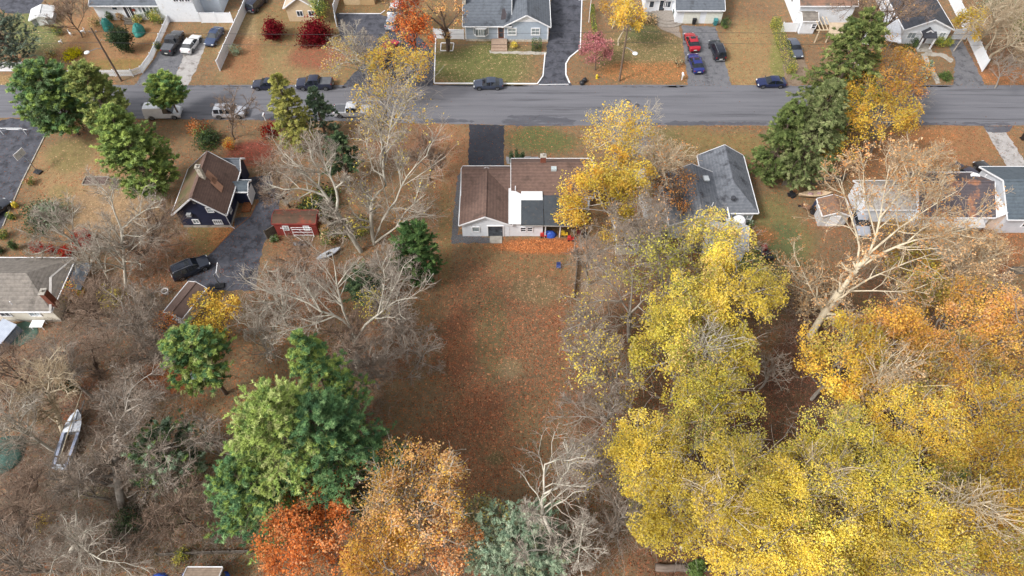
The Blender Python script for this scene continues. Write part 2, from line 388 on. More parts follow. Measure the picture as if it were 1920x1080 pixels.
drive('driveway', [(1776,76),(1804,74),(1830,125),(1848,161),(1788,161),(1790,115)], DRIVE_GREY, .008, 8)
drive('driveway', [(630,25),(705,25),(760,40),(815,100),(812,161),(640,164),(690,110),(640,80)], DRIVE_DARK, .008, 9)
drive('driveway', [(-120,560),(-60,240),(18,222),(100,224),(88,246),(40,340),(4,425),(-40,520)], DRIVE_DARK, .008, 10)
drive('driveway', [(455,335),(505,328),(526,372),(516,420),(498,450),(487,490),(480,545),(360,545),(350,525),(395,475),(437,432),(440,410),(470,405),(486,375),(452,372)], DRIVE_DARK, .008, 11)
drive('driveway', [(1848,245),(1886,246),(1920,300),(1985,370),(1905,340)], DRIVE_CONC, .008, 12)
drive('driveway', [(1845,236),(1900,236),(1890,249),(1850,248)], WET, .010, 13)
drive('driveway', [(1145,232),(1215,234),(1230,275),(1250,330),(1150,330)], DRIVE_GREY, .008, 14)
drive('driveway', [(1460,80),(1500,80),(1515,130),(1500,161),(1475,161)], M('packed_earth_drive', (136,118,100), (112,96,80), 1.5, .95, spots=((92,72,56), 1.2, .4)), .008, 15)
drive('driveway', [(-10,0),(60,-40),(120,-40),(60,26),(6,24)], DRIVE_DARK, .008, 16)
drive('gravel_bed', [(869,318),(866,380),(860,420),(858,440),(940,448),(940,455),(846,456),(850,400),(858,330)], GRAVEL, .010, 17)
drive('gravel_bed', [(950,294),(1010,294),(1008,307),(950,307)], M('grey_gravel', (150,150,152), (120,120,124), 9, .95), .012, 18)
drive('path', [(1726,101),(1737,100),(1764,156),(1755,157)], CONCRETE, .010, 19)
drive('path', [(1733,98),(1770,100),(1788,112),(1784,118),(1765,106),(1736,104)], CONCRETE, .012, 20)
drive('path', [(918,95),(1024,97),(1023,103),(918,100)], CONCRETE, .010, 21)
drive('path', [(1232,48),(1272,48),(1276,72),(1258,62),(1240,55)], M('brick_paving', (150,138,126), (122,110,100), 5, .9), .010, 22)
MANH = M('cast_iron_cover', (58,58,62), (74,74,78), 9, .7)
for u, v in ((1178,190),(1195,197),(268,196),(1565,200)):
    mb = MB(); q = G(u, v); mb.lathe([(.36,.012),(.30,.018),(.28,.014)], (q.x,q.y,0), 18); o = part('manhole_cover', mb, MANH); o['kind'] = 'structure'
def kerb(pts, w=.16, h=.10, m=None):
    mb = MB()
    P = [G(*p) for p in pts]
    for a, b in zip(P, P[1:]): mb.bar(a + Vector((0,0,h/2-.01)), b + Vector((0,0,h/2-.01)), w, h+.02)
    return struct('kerb', mb, m or WHITE_TRIM)
kerb([(817,72),(814,155.5)]); kerb([(814,156.5),(1006,157.5)], .2); kerb([(1007,158),(1018,143),(1022,100)])
kerb([(1092,-30),(1088,90)], .16); kerb([(1087.5,92),(1068,108),(1061,120),(1061,140),(1068,156)], .2); kerb([(1010,158.5),(1066,158)], .1, .03)
kerb([(92,240),(42,340),(6,424)], .14, .1, CONCRETE)
kerb([(636,26),(714,26),(722,20)], .12, .1)
kerb([(827,81),(851,81)], .14); kerb([(851,82),(849,95)], .14); kerb([(849,95.5),(826,95.5)], .14); kerb([(826,95),(827,82)], .14)
kerb([(484,375),(470,405),(437,432),(395,475)], .1, .03, M('leaf_caught_edging', (136,88,54), (112,70,44), 4, .95))
# ================================================================ HOUSES
def shingle(name, c, c2, stain=None, am=.2): return M(name, c, c2, 2.2, .9, bands=('Z', 1.5, .24), spots=((stain or tuple(x*.72 for x in c)), .45, am+.12), bump=.3)
ROOF_BROWN = shingle('brown_shingles', (118,94,84), (100,79,71))
ROOF_GREY = shingle('grey_shingles', (104,110,118), (88,93,102))
ROOF_DARK = shingle('charcoal_shingles', (74,76,84), (60,62,70))
ROOF_SLATE = shingle('slate_blue_shingles', (94,104,112), (78,88,98))
ROOF_STREAK = shingle('streaked_grey_shingles', (120,124,132), (96,100,108), (66,68,75), .3)
ROOF_TAUPE = shingle('taupe_shingles', (140,132,124), (112,106,100), (96,90,84), .15)
ROOF_MOSS = M('mossy_brown_shingles', (112,84,68), (92,86,58), .8, .95, bands=('Z', 2.2, .15), spots=((84,82,50), .7, .5))
NAVY = M('navy_siding', (40,48,76), (32,39,64), 2, .6, bands=('Z', 1.6, .12))
BLUE_SIDING = M('pale_blue_siding', (172,184,198), (160,172,187), 2, .6, bands=('Z', 1.6, .08))
MEMBRANE = M('white_roof_membrane', (226,228,230), (206,208,211), .9, .6, spots=((180,180,180), 1.2, .2))
ROLL_ROOF = M('dark_roll_roofing', (66,72,78), (56,61,68), 1.5, .85, spots=((96,84,72), 2.4, .15))
N4 = {'S': Vector((0,-1,0)), 'N': Vector((0,1,0)), 'E': Vector((1,0,0)), 'W': Vector((-1,0,0))}

def gable(root, x0, x1, y0, y1, h, ridge, axis, wall, roof, oh=.3, trim=WHITE_TRIM, th=.14, found=None, z0=0.0, rpos=.5, names=('wall','roof','fascia'), hip=(0,0)):
    """one block: walls with gable ends, roof slabs with overhang, fascia boards along eaves and rakes"""
    mb = MB(); P = lambda a, b, z: (a, b, z) if axis == 'y' else (b, a, z)   # a runs across the ridge, b along it
    if axis == 'y': a0, a1, b0, b1 = x0, x1, y0, y1
    else: a0, a1, b0, b1 = y0, y1, x0, x1
    am = a0 + (a1-a0)*rpos
    pent = [P(a0,b0,z0), P(a1,b0,z0), P(a1,b0,h)] + ([P(am,b0,ridge)] if not any(hip) else []) + [P(a0,b0,h)]
    mb.prism(pent, (Vector(P(0,1,0)))*(b1-b0)); w = part(names[0], mb, wall, root, world=True)
    s0, s1 = (ridge-h)/(am-a0), (ridge-h)/(a1-am); e0, e1 = h - s0*oh, h - s1*oh
    up = .03; r = MB(); q0, q1 = b0-oh, b1+oh
    h0, h1 = q0 + (hip[0] and hip[0]+oh), q1 - (hip[1] and hip[1]+oh)
    r.slab([P(a0-oh,q0,e0+th+up), P(a0-oh,q1,e0+th+up), P(am,h1,ridge+th+up), P(am,h0,ridge+th+up)], th)
    r.slab([P(am,h0,ridge+th+up), P(am,h1,ridge+th+up), P(a1+oh,q1,e1+th+up), P(a1+oh,q0,e1+th+up)], th)
    if hip[0]: r.slab([P(a0-oh,q0,e0+th+up), P(am,h0,ridge+th+up), P(a1+oh,q0,e1+th+up)], th)
    if hip[1]: r.slab([P(a0-oh,q1,e0+th+up), P(am,h1,ridge+th+up), P(a1+oh,q1,e1+th+up)], th)
    ro = part(names[1], r, roof, root, world=True)
    f = MB(); d = .012
    for sgn, aa, ee in ((-1, a0-oh, e0), (1, a1+oh, e1)):
        f.bar(P(aa+sgn*(.05+d), q0, ee+.08), P(aa+sgn*(.05+d), q1, ee+.08), .1, .16)
        for hh, bb, sg in ((hip[0], q0, -1), (hip[1], q1, 1)):
            if not hh: f.bar(P(aa, bb+sg*(.03+d), ee+.1), P(am, bb+sg*(.03+d), ridge+.1), .06, .2)
            elif sgn == 1: f.bar(P(a0-oh, bb+sg*(.05+d), ee+.08), P(a1+oh, bb+sg*(.05+d), ee+.08), .1, .16)
    part(names[2], f, trim, root, world=True)
    if not any(hip):                       # ridge cap
        c = MB(); c.bar(P(am, q0+.02, ridge+th+up+.02), P(am, q1-.02, ridge+th+up+.02), .26, .05); part('ridge_cap', c, roof, ro, world=True)
    if found:
        fm = MB(); fm.box(x0-.03, x1+.03, y0-.03, y1+.03, -.05, .4); part('foundation', fm, found, root, world=True)
    return w, ro
def window(root, c, side, w, h, nx=1, nz=1, glass=GLASS, frame=WHITE_TRIM, bw=.1):
    c = Vector(c); n = N4[side]; t = Vector((0,0,1)).cross(n); up = Vector((0,0,1))
    f = MB(); d = n*.03
    f.bar(c+d-t*w/2-up*h/2, c+d+t*w/2-up*h/2, bw, .1, n); f.bar(c+d-t*w/2+up*h/2, c+d+t*w/2+up*h/2, bw, .1, n)
    for s in (-1, 1): f.bar(c+d+t*s*w/2-up*(h/2+bw/2-.0), c+d+t*s*w/2+up*(h/2+bw/2), bw*.98, .11, n)
    for i in range(1, nx): f.bar(c+d+t*(i/nx-.5)*w-up*h/2, c+d+t*(i/nx-.5)*w+up*h/2, .06, .08, n)
    for i in range(1, nz): f.bar(c+d-t*w/2+up*(i/nz-.5)*h, c+d+t*w/2+up*(i/nz-.5)*h, .05, .07, n)
    wo = part('window', f, frame, root, world=True)
    p = MB(); p.bar(c+n*.012-t*w/2, c+n*.012+t*w/2, h, .02, n); part('pane', p, glass, wo, world=True)
    return wo
def door(root, c, side, w=.95, h=2.05, m=None, frame=WHITE_TRIM, lights=True):
    c = Vector(c); n = N4[side]; t = Vector((0,0,1)).cross(n); up = Vector((0,0,1))
    b = MB(); b.bar(c+n*.03, c+n*.03+up*h, w, .06, n) if False else b.bar(c+n*.03-t*w/2+up*h/2, c+n*.03+t*w/2+up*h/2, h, .06, n)
    do = part('door', b, m or DARK, root, world=True)
    f = MB()
    for s in (-1, 1): f.bar(c+n*.04+t*s*(w/2+.06), c+n*.04+t*s*(w/2+.06)+up*(h+.12), .12, .1, n)
    f.bar(c+n*.04-t*w/2+up*(h+.06), c+n*.04+t*w/2+up*(h+.06), .12, .1, n); part('door_frame', f, frame, do, world=True)
    if lights:
        g = MB()
        for z0_, z1_ in ((.25,.95),(1.1,1.85)): g.bar(c+n*.066-t*w*.32+up*(z0_+z1_)/2, c+n*.066+t*w*.32+up*(z0_+z1_)/2, z1_-z0_, .02, n)
        part('door_panel', g, GLASS, do, world=True)
    k = MB(); k.blob(tuple(c+n*.09+t*w*.4+up*1.0), (.04,.04,.04), 8, 6); part('handle', k, STEEL, do, world=True)
    return do
def chimney(root, x, y, z0, z1, w, d, m=BRICK, roof=None):
    c = MB(); c.box(x-w/2, x+w/2, y-d/2, y+d/2, z0, z1); o = part('chimney', c, m, roof or root, world=True)
    k = MB(); k.box(x-w/2-.06, x+w/2+.06, y-d/2-.06, y+d/2+.06, z1+.002, z1+.12)
    k.lathe([(.13,z1+.122),(.13,z1+.4)], (x,y,0), 10)
    part('chimney_cap' if not roof else 'chimney_cap', k, CONCRETE, root if not roof else root, world=True)
def roof_vent(root, p, s=.3, m=None):
    v = MB(); v.lathe([(s*.5,-.3),(s*.5,.06),(s*.62,.07),(s*.55,.16),(s*.2,.2)], tuple(p), 12); part('roof_vent', v, m or STEEL, root, world=True)
def vent_pipe(root, p, h=.4):
    v = MB(); v.tube([(p[0],p[1],p[2]-.2),(p[0],p[1],p[2]+h)], .06, 8); part('vent_pipe', v, WHITE_TRIM, root, world=True)
def house(label, loc, cat='house', name='house'): return thing(name, label, cat, loc)
def simple(name, root, fn, m, **k): mb = MB(); fn(mb); return part(name, mb, m, root, world=True, **k)

# ---- the brown-roofed house in the middle of the picture
yS = GY(443)
R0 = house('white house with brown shingle roof and patched white and black flat roofs', (0, yS+4, 0))
xw0, xw1, xr = GX(861,420,2.6)+.3, -.32, -3.45
main_ridge = 4.35
gable(R0, xw0, xw1, yS, 64.0, 2.6, 4.15, 'y', WHITE_SIDING, ROOF_BROWN, .32)
gable(R0, xw0+.05, .2, 61.2, GY(311,2.6)-.3, 2.62, 4.2, 'x', WHITE_SIDING, ROOF_BROWN, .3, rpos=.58)
gable(R0, .23, 10.4, 60.9, GY(297,2.6)-.35, 2.66, 4.75, 'x', WHITE_SIDING, ROOF_BROWN, .35, rpos=.56)
simple('lower_roof', R0, lambda b: b.slab([(-.45,yS-.25,2.86),(1.15,yS-.25,2.8),(1.2,60.85,3.0),(-.45,61.9,3.12)], .1).slab([(1.21,59.85,2.93),(4.0,59.85,2.93),(4.0,61.2,3.12),(1.21,61.2,3.12)], .1), MEMBRANE, label='white membrane patch on the flat roof')
simple('lower_roof', R0, lambda b: b.slab([(1.17,yS-.3,2.74),(4.05,yS-.3,2.74),(4.05,59.84,2.9),(1.22,59.84,2.9)], .12), ROLL_ROOF, label='dark roll roofing over the back room')
simple('wall', R0, lambda b: b.box(xw1+.01, 3.98, yS+.03, 60.8, 0, 2.6), WHITE_SIDING)
simple('carport_roof', R0, lambda b: b.slab([(4.1,yS-.35,2.62),(8.35,yS-.35,2.62),(8.35,60.7,2.9),(4.1,60.7,2.9)], .12), ROLL_ROOF)
for xx in (4.3, 6.2, 8.15): simple('carport_post', R0, lambda b: b.box(xx-.06, xx+.06, yS-.2, yS-.08, 0, 2.48), WHITE_TRIM if xx < 7 else WOOD_GREY)
simple('gutter', R0, lambda b: b.bar((1.0,yS-.38,2.62),(8.35,yS-.42,2.5),.1,.1), M('grey_gutter', (150,146,142), None, 4, .5))
window(R0, (GX(892,432,1.5), yS, 1.45), 'S', .95, 1.0, 1, 1, GLASS_PALE)
door(R0, (GX(929,432,1.2), yS, .1), 'S', 1.9, 2.0, GLASS, WHITE_TRIM, False)
window(R0, (GX(981,429,1.4), yS+.03, 1.4), 'S', .7, .9, 1, 2, GLASS); window(R0, (GX(993.5,429,1.4), yS+.03, 1.4), 'S', .7, .9, 1, 2, GLASS)
simple('step', R0, lambda b: b.box(-2.9,-1.3,yS-1.2,yS-.04,-.02,.14), CONCRETE)
chimney(R0, GX(1018,307,4.6), GY(311,4.4)+.3, 3.5, 5.9, .7, .6, BRICK)
simple('skylight', R0, lambda b: b.box(GX(1033,318,4.3), GX(1043,318,4.3), GY(323,4.2), GY(314,4.4), 4.25, 4.72), M('skylight_dome', (186,196,198), (160,170,174), 3, .2))
vent_pipe(R0, (.45,61.4,3.2), .7)
simple('wall_lamp', R0, lambda b: b.box(-3.0,-2.86,yS-.12,yS-.005,1.6,2.0), BLACK)

# ---- navy house
yN = GY(426); xn0, xn1 = GX(353,427), GX(434,426)
R1 = house('small navy blue house with brown roof and white trimmed windows beside a curving drive', (-40, yN+3, 0))
_, nr = gable(R1, xn0-.55, xn1, yN, yN+7.4, 3.1, 6.0, 'y', NAVY, ROOF_BROWN, .4, WHITE_TRIM, rpos=.53, found=CONCRETE)
simple('roof_moss', R1, lambda b: b.slab([Vector((-40.0-dx,yy,6.0-.83*dx+.19)) for dx,yy in ((.3,yN-.2),(.3,yN+7.6),(3.6,yN+7.6),(3.6,yN-.2))][::-1], .012), ROOF_MOSS)
gable(R1, xn0+1.0, xn1+.3, yN+7.45, yN+9.6, 2.9, 3.9, 'x', NAVY, ROOF_GREY, .2)
gable(R1, xn1+.02, xn1+1.9, yN+4.2, yN+6.0, 2.4, 3.0, 'x', NAVY, ROOF_SLATE, .15, names=('porch_wall','porch_roof','porch_fascia'))
simple('porch_rail', R1, lambda b: b.box(xn1+1.95,xn1+2.05,yN+3.7,yN+5.8,.3,2.2), WHITE_TRIM)
simple('downpipe', R1, lambda b: b.tube([(xn1+.36,yN-.25,3.0),(xn1+.1,yN-.1,2.6),(xn1+.08,yN-.08,.3),(xn1+.5,yN-.3,.12)], .05, 6), WHITE_TRIM)
window(R1, (GX(397,398,2.9), yN, 3.5), 'S', .8, .9, 1, 2, GLASS_PALE)
window(R1, (GX(367,417,1.2), yN, 1.2), 'S', .8, .8, 2, 1, GLASS_PALE); window(R1, (GX(409,418,1.0), yN, 1.1), 'S', 1.1, .8, 4, 1, GLASS_PALE)
window(R1, (xn1, yN+1.6, 1.7), 'E', .7, 1.0, 1, 2, GLASS_PALE)
simple('attic_vent', R1, lambda b: b.box(GX(364,382,4.8)-.16, GX(364,382,4.8)+.16, yN-.1, yN-.005, 4.7, 5.0), STEEL)
simple('air_conditioner', R1, lambda b: b.box(GX(357,399,2.6)-.3, GX(357,399,2.6)+.3, yN-.4, yN-.005, 2.5, 2.95), M('pale_grey_casing', (168,170,172), None, 4, .6))
chimney(R1, GX(379,330,6.0), GY(335,6.0)+.5, 4.4, 7.6, .55, .55, STONE)
simple('roof_patch', R1, lambda b: [b.slab([Vector((xx,yy,6.26-(xx+40.3)*.80)), Vector((xx,yy-1.1,6.26-(xx+40.3)*.80)), Vector((xx+1.25,yy-1.9,6.26-(xx+41.55-.0)*.80-.0)), Vector((xx+1.25,yy-.8,6.26-(xx+41.55)*.80))], .03) for xx, yy in ((-39.6,yN+5.1),(-38.85,yN+4.3))], M('new_shingle_patch', (150,112,90), (134,98,78), 4, .9))
simple('planter', R1, lambda b: b.box(GX(452,402),GX(468,402),GY(398),GY(380),-.02,.22), M('raised_leafy_bed', (150,90,50), (110,70,46), 6, .95, sharp=True))

# ---- the grey roofed house at the left edge
yL0, yL1 = GY(585,2.7)+.1, GY(485,2.6)
R2 = house('cream house with long taupe hip roof and brick chimney, left edge of the picture', (-60, yL0+4, 0))
xl1 = GX(88,590,2.7)-.1
_, lr = gable(R2, xl1-18, xl1+.1, yL0+.3, yL1-.3, 2.75, 4.6, 'x', CREAM_SIDING, ROOF_TAUPE, .35, WHITE_TRIM, rpos=.52, found=CONCRETE, hip=(0,3.0))
simple('ridge_cap', R2, lambda b: b.bar(G(95,520,4.8), (xl1+.4,yL1+.05,2.82), .3, .06).bar(G(95,520,4.8), (xl1+.4,yL0-.05,2.82), .3, .06), M('pale_ridge_cap', (168,164,160), None, 4, .9))
simple('side_roof', R2, lambda b: b.slab([(xl1+.5,yL0+3.4,2.5),(xl1+2.4,yL0+3.4,2.2),(xl1+2.4,yL1-.4,2.2),(xl1+.5,yL1-.4,2.5)], .1), ROOF_GREY)
chimney(R2, GX(84,574,4.0), GY(570,3.6)+.6, 2.4, 5.2, .6, .8, BRICK)
window(R2, (GX(62,592,1.8), yL0+.3, 1.7), 'S', 1.3, .9, 2, 1, GLASS_PALE); window(R2, (GX(2,600,1.8), yL0+.3, 1.7), 'S', 1.2, 1.0, 2, 1, GLASS)
vent_pipe(R2, (GX(22,569,3.6), GY(569,3.6), 3.6), .4)

# ---- grey hip-roofed house right of the middle
R3 = house('charcoal hip-roofed house with two parallel roof ridges half hidden by yellow trees', (29, 60, 0))
xg0, xg1 = GX(1308,300,2.8)+.3, GX(1422,398,2.8)-.3
yg0, yg1 = GY(398,2.8)+.35, GY(291,2.8)-.3
gable(R3, xg0+.2, xg1, yg0, yg1, 2.75, 4.5, 'y', WHITE_SIDING, ROOF_STREAK, .35, WHITE_TRIM, hip=(3.1,0), rpos=.52)
xq1, xqr = GX(1357,365,3.1)-.3, GX(1305,358,4.9)
gable(R3, 2*xqr-xq1+.6, xq1, GY(413,4.0)+.3, GY(309,4.8)-.3, 2.95, 4.8, 'y', WHITE_SIDING, ROOF_STREAK, .3, WHITE_TRIM, rpos=.48)
simple('eave_gutter', R3, lambda b: b.bar((xq1+.42,GY(413,4.0),3.02),(xq1+.42,GY(322,3.0),3.02),.12,.12), WHITE_TRIM)
for u, v, z in ((1364,306,4.0),(1375,337,4.1),(1375,371,4.3)): roof_vent(R3, G(u,v,z-.1), .5, ROOF_DARK)
for u, v, z in ((1303,335,4.7),(1313,364,4.7),(1324,397,4.6)): roof_vent(R3, G(u,v,z-.1), .5, ROOF_DARK)
simple('skylight', R3, lambda b: b.slab([G(1318,329,4.72),G(1328,329,4.55),G(1331,338,4.55),G(1321,338,4.72)], .2), M('skylight_glass', (206,212,216), (190,196,200), 2, .15))
simple('skylight', R3, lambda b: b.slab([G(1337,403,4.55),G(1352,404,4.3),G(1354,412,4.3),G(1340,412,4.55)], .2), M('skylight_glass_dull', (150,150,146), (134,134,130), 2, .3))
vent_pipe(R3, G(1336,384,4.3), .4)
window(R3, (GX(1402,408,1.6), yg0, 1.5), 'S', 1.2, .9, 2, 1, GLASS_PALE)
simple('deck', R3, lambda b: b.box(xg0-3.5,xg0+1.7,yg0-4.6,yg0-1.45,0,.6), WOOD_GREY)
tag(simple('water_tank', None, lambda b: b.lathe([(.85,0),(.9,.3),(.9,2.0),(.7,2.3),(.25,2.4)], tuple(G(1378,432)), 18), WHITE_TRIM), 'white standing drum at the corner of the charcoal hip-roofed house', 'tank')

# ---- house with dark roof and its white gable end at right
R4 = house('house with leaf-strewn dark roof and bright white gable end, behind the big leaning tree', (55, 60, 0))
x40, x41 = GX(1725,400,3), GX(1868,405,3.0)-.4
y40, y41 = GY(404,3.0), GY(326,3.0)
ROOF_LEAFY = shingle('leafy_dark_shingles', (92,84,88), (78,72,77), (168,116,84), .3)
gable(R4, x40, x41, y40, y41, 3.0, 5.2, 'x', WHITE_SIDING, ROOF_LEAFY, .3, WHITE_TRIM, found=CONCRETE)
gable(R4, x40-6.5, x40+.3, y40+1.5, y41-1.2, 2.7, 4.2, 'x', WHITE_SIDING, M('pale_worn_roofing', (168,164,160), (138,132,128), 3, .9, sharp=True), .25, names=('annex_wall','annex_roof','annex_fascia'))
simple('porch_roof', R4, lambda b: b.slab([(x41-7.5,y40-1.6,2.5),(x41-1.2,y40-1.6,2.5),(x41-1.2,y40-.32,2.75),(x41-7.5,y40-.32,2.75)], .12), M('pale_metal_roof', (196,192,190), (170,164,160), 2, .5))
simple('patio', R4, lambda b: b.box(x41-7.5,x41-2.6,y40-4.6,y40-1.9,-.02,.12), CONCRETE)
gable(R4, GX(1862,405,2.4), GX(1893,408,2.4), GY(412,2.0), GY(348,2.4), 2.3, 3.3, 'y', M('tan_stucco', (214,194,180), (196,176,162), 2, .8), MEMBRANE, .12, names=('end_wall','white_roof','end_fascia'))
vent_pipe(R4, G(1848,330,4.8), .3); window(R4, (x41, (y40+y41)/2+.5, 3.6), 'E', .7, .8, 1, 1)
t = thing('satellite_dish', 'white satellite dish on a thin post above the leaf-strewn dark roof', 'satellite dish', G(1817,345,2.6))
simple('dish', t, lambda b: b.lathe([(.1,0),(.45,.08),(.62,.22),(.60,.24),(.4,.12),(.05,.04)], tuple(G(1817,345,2.6)+Vector((0,0,1.3))), 20), WHITE_TRIM)
simple('post', t, lambda b: b.tube([G(1817,345,2.6)+Vector((0,0,.2)), G(1817,345,2.6)+Vector((0,0,1.32))], .04, 6), STEEL)

# ---- slate roofed house at right edge
R5 = house('white house with plain slate blue roof at the right edge of the picture', (69, 60, 0))
x50 = GX(1838,312,3.2)+.35; y50, y51 = GY(412,3.0), GY(312,3.2)
gable(R5, x50, x50+11, y50+.3, y51-.3, 3.1, 5.2, 'x', M('pale_grey_siding', (206,208,214), (192,195,202), 2, .6, bands=('Z',1.6,.1)), ROOF_SLATE, .35, WHITE_TRIM)
window(R5, (x50, y51-3.0, 1.7), 'W', .8, .9, 1, 2); window(R5, (x50+3, y50+.3, 1.7), 'S', 1.0, .9, 2, 1)

# ---- pale blue house across the street
y60 = GY(78,0); zf = 3.0
R6 = house('pale blue house with grey roof, white bay window and small front gable', (0, y60+4, 0))
x60, x6m, x61 = GX(872,60,2), GX(946,60,2), GX(1028,60,2)
gable(R6, x60, x6m+.8, y60+.15, y60+9.5, zf, 4.9, 'x', BLUE_SIDING, ROOF_GREY, .35, found=STONE)
gable(R6, x6m, x61, y60, y60+11, zf, 4.95, 'y', BLUE_SIDING, ROOF_GREY, .35, found=STONE)
simple('gable_trim', R6, lambda b: b.prism([(x6m+1.6,y60-.06,3.72),(x61-1.6,y60-.06,3.72),((x6m+x61)/2,y60-.06,4.75)], (0,.05,0)), WHITE_TRIM)
for uu in (960, 1004): window(R6, (GX(uu,55,2), y60, 1.9), 'S', 1.35, 1.25, 2, 2, GLASS_PALE, bw=.16)
def bay(b):
    xa, xb = GX(888,52,2), GX(916,52,2)
    b.prism([(xa,y60+.14,1.2),(xb,y60+.14,1.2),(xb-.5,y60-.45,1.2),(xa+.5,y60-.45,1.2)], (0,0,.2))
    b.prism([(xa,y60+.14,2.55),(xb,y60+.14,2.55),(xb-.5,y60-.45,2.55),(xa+.5,y60-.45,2.55)], (0,0,.15))
    for p, q in (((xa,y60+.1),(xa+.5,y60-.42)),((xa+.5,y60-.42),(xb-.5,y60-.42)),((xb-.5,y60-.42),(xb,y60+.1))):
        for k in range(5 if abs(p[0]-q[0]) > .8 else 2):
            f = k/(4 if abs(p[0]-q[0]) > .8 else 1); b.bar((p[0]+(q[0]-p[0])*f, p[1]+(q[1]-p[1])*f, 1.4), (p[0]+(q[0]-p[0])*f, p[1]+(q[1]-p[1])*f, 2.55), .09)
bw_ = simple('bay_window', R6, bay, WHITE_TRIM)
simple('pane', bw_, lambda b: b.prism([(GX(888,52,2)+.06,y60+.13,1.41),(GX(916,52,2)-.06,y60+.13,1.41),(GX(916,52,2)-.54,y60-.38,1.41),(GX(888,52,2)+.54,y60-.38,1.41)], (0,0,1.13)), GLASS_PALE)
door(R6, (GX(939.5,65,1.4), y60+.15, .6), 'S', .95, 2.05, M('brown_door', (110,66,50), (96,58,44), 3, .5))
simple('step', R6, lambda b: [b.box(GX(921,90)+.02*k,GX(951,90)-.02*k,y60-2.6+.55*k,y60-.03,-.02,.2*(k+1)) for k in range(3)], M('tan_pavers', (168,146,128), (146,124,108), 4, .9))
simple('corner_board', R6, lambda b: [b.box(xx-.1,xx+.1,y60-.05,y60+.1,.41,2.95) for xx in (x61-.06,)] + [b.box(x60-.05,x60+.15,y60+.1,y60+.25,.41,2.95)], WHITE_TRIM)
simple('roof_patch', R6, lambda b: b.slab([G(939,37,4.15),G(948,36,4.15),G(950,26,4.62),G(946,15,5.02),G(942,17,4.98)], .02), M('dark_roof_patch', (70,64,68), None, 4, .95))
chimney(R6, GX(866,8,4.5)+.4, GY(10,4.5)+.5, 2.5, 5.6, .5, .6, STONE)

# ---- white ranch at the top left
y70 = GY(37); R7 = house('long white ranch house with dark double door and tall plain garage gable', (-62, y70+4, 0))
xa, xb, xc = GX(178,25,1.5), GX(303,25,1.5), GX(378,38,0)
gable(R7, xa, xb, y70, y70+9, 2.9, 4.8, 'x', WHITE_SIDING, ROOF_GREY, .4, found=WHITE_TRIM)
y71 = GY(41); gable(R7, xb+.02, xc, y71, y71+11, 5.6, 7.6, 'y', WHITE_SIDING, ROOF_GREY, .3)
gable(R7, xc+.02, xc+3.2, y70+2, y70+12, 4.6, 5.8, 'y', M('pale_blue_white_siding', (206,216,228), (196,207,220), 2, .6, bands=('Z',1.6,.08)), ROOF_GREY, .25)
for k in range(3): window(R7, (GX(322+11*k,5,4.6), y71, 4.5), 'S', .85, 1.5, 2, 2)
for k in range(5): window(R7, (GX(265+7.2*k,14,1.9), y70, 1.85), 'S', .55, 1.1, 1, 1, GLASS if k % 2 else GLASS_PALE)
window(R7, (GX(217,11,2.2), y70, 2.15), 'S', .9, .55); window(R7, (xc+1.6, y70+2, 2.9), 'S', .7, 1.0)
for k in (0, 1): door(R7, (GX(243.5+7*k,24,1), y70, .5), 'S', .8, 2.1, M('dark_front_door', (44,36,36), (60,48,44), 4, .4))
simple('wreath', R7, lambda b: b.lathe([(.1,-.14),(.28,-.14),(.28,-.08),(.1,-.08)], (GX(247,22,1.8)+.25, y70, 1.9), 14, 'y'), M('red_wreath', (150,52,48), (90,90,60), 8, .9, sharp=True))
simple('step', R7, lambda b: [b.box(GX(236,40),GX(256,40),y70-1.4+.45*k,y70-.04,-.02,.17*(k+1)) for k in range(3)], WOOD_GREY)

# ---- white house with the double garage
y80 = GY(44); R8 = house('white house with two pale garage doors', (26, y80+4, 0))
x80, x81, x82 = GX(1268,30,1.5), GX(1352,30,1.5), GX(1212,20,1.5)
gable(R8, x80, x81, y80, y80+9, 2.7, 4.8, 'x', WHITE_SIDING, ROOF_GREY, .35)
gable(R8, x82, x80+.3, y80+3.2, y80+8.9, 2.68, 4.5, 'x', WHITE_SIDING, ROOF_GREY, .3)
for uu in (1291, 1332):
    d = simple('garage_door', R8, lambda b: b.box(GX(uu,32)-1.35,GX(uu,32)+1.35,y80-.05,y80-.005,.02,2.1), M('pale_garage_door', (226,226,216), (212,212,202), 3, .6, bands=('Z',.35,.06)))
door(R8, (GX(1243,19,1.2), y80+3.2, .3), 'S', .9, 2.05, DARK); window(R8, (GX(1253,18,1.4), y80+3.2, 1.5), 'S', 1.2, 1.2, 2, 1); window(R8, (GX(1222,10,1.4), y80+3.2, 1.5), 'S', .8, 1.2)
simple('step', R8, lambda b: [b.lathe([(r,0),(r,h)], (GX(1252,40), y80+2.2, 0), 24) for r, h in ((3.4,.12),(2.7,.24),(2.0,.36))], M('grey_pavers', (150,142,134), (126,118,110), 4, .9))

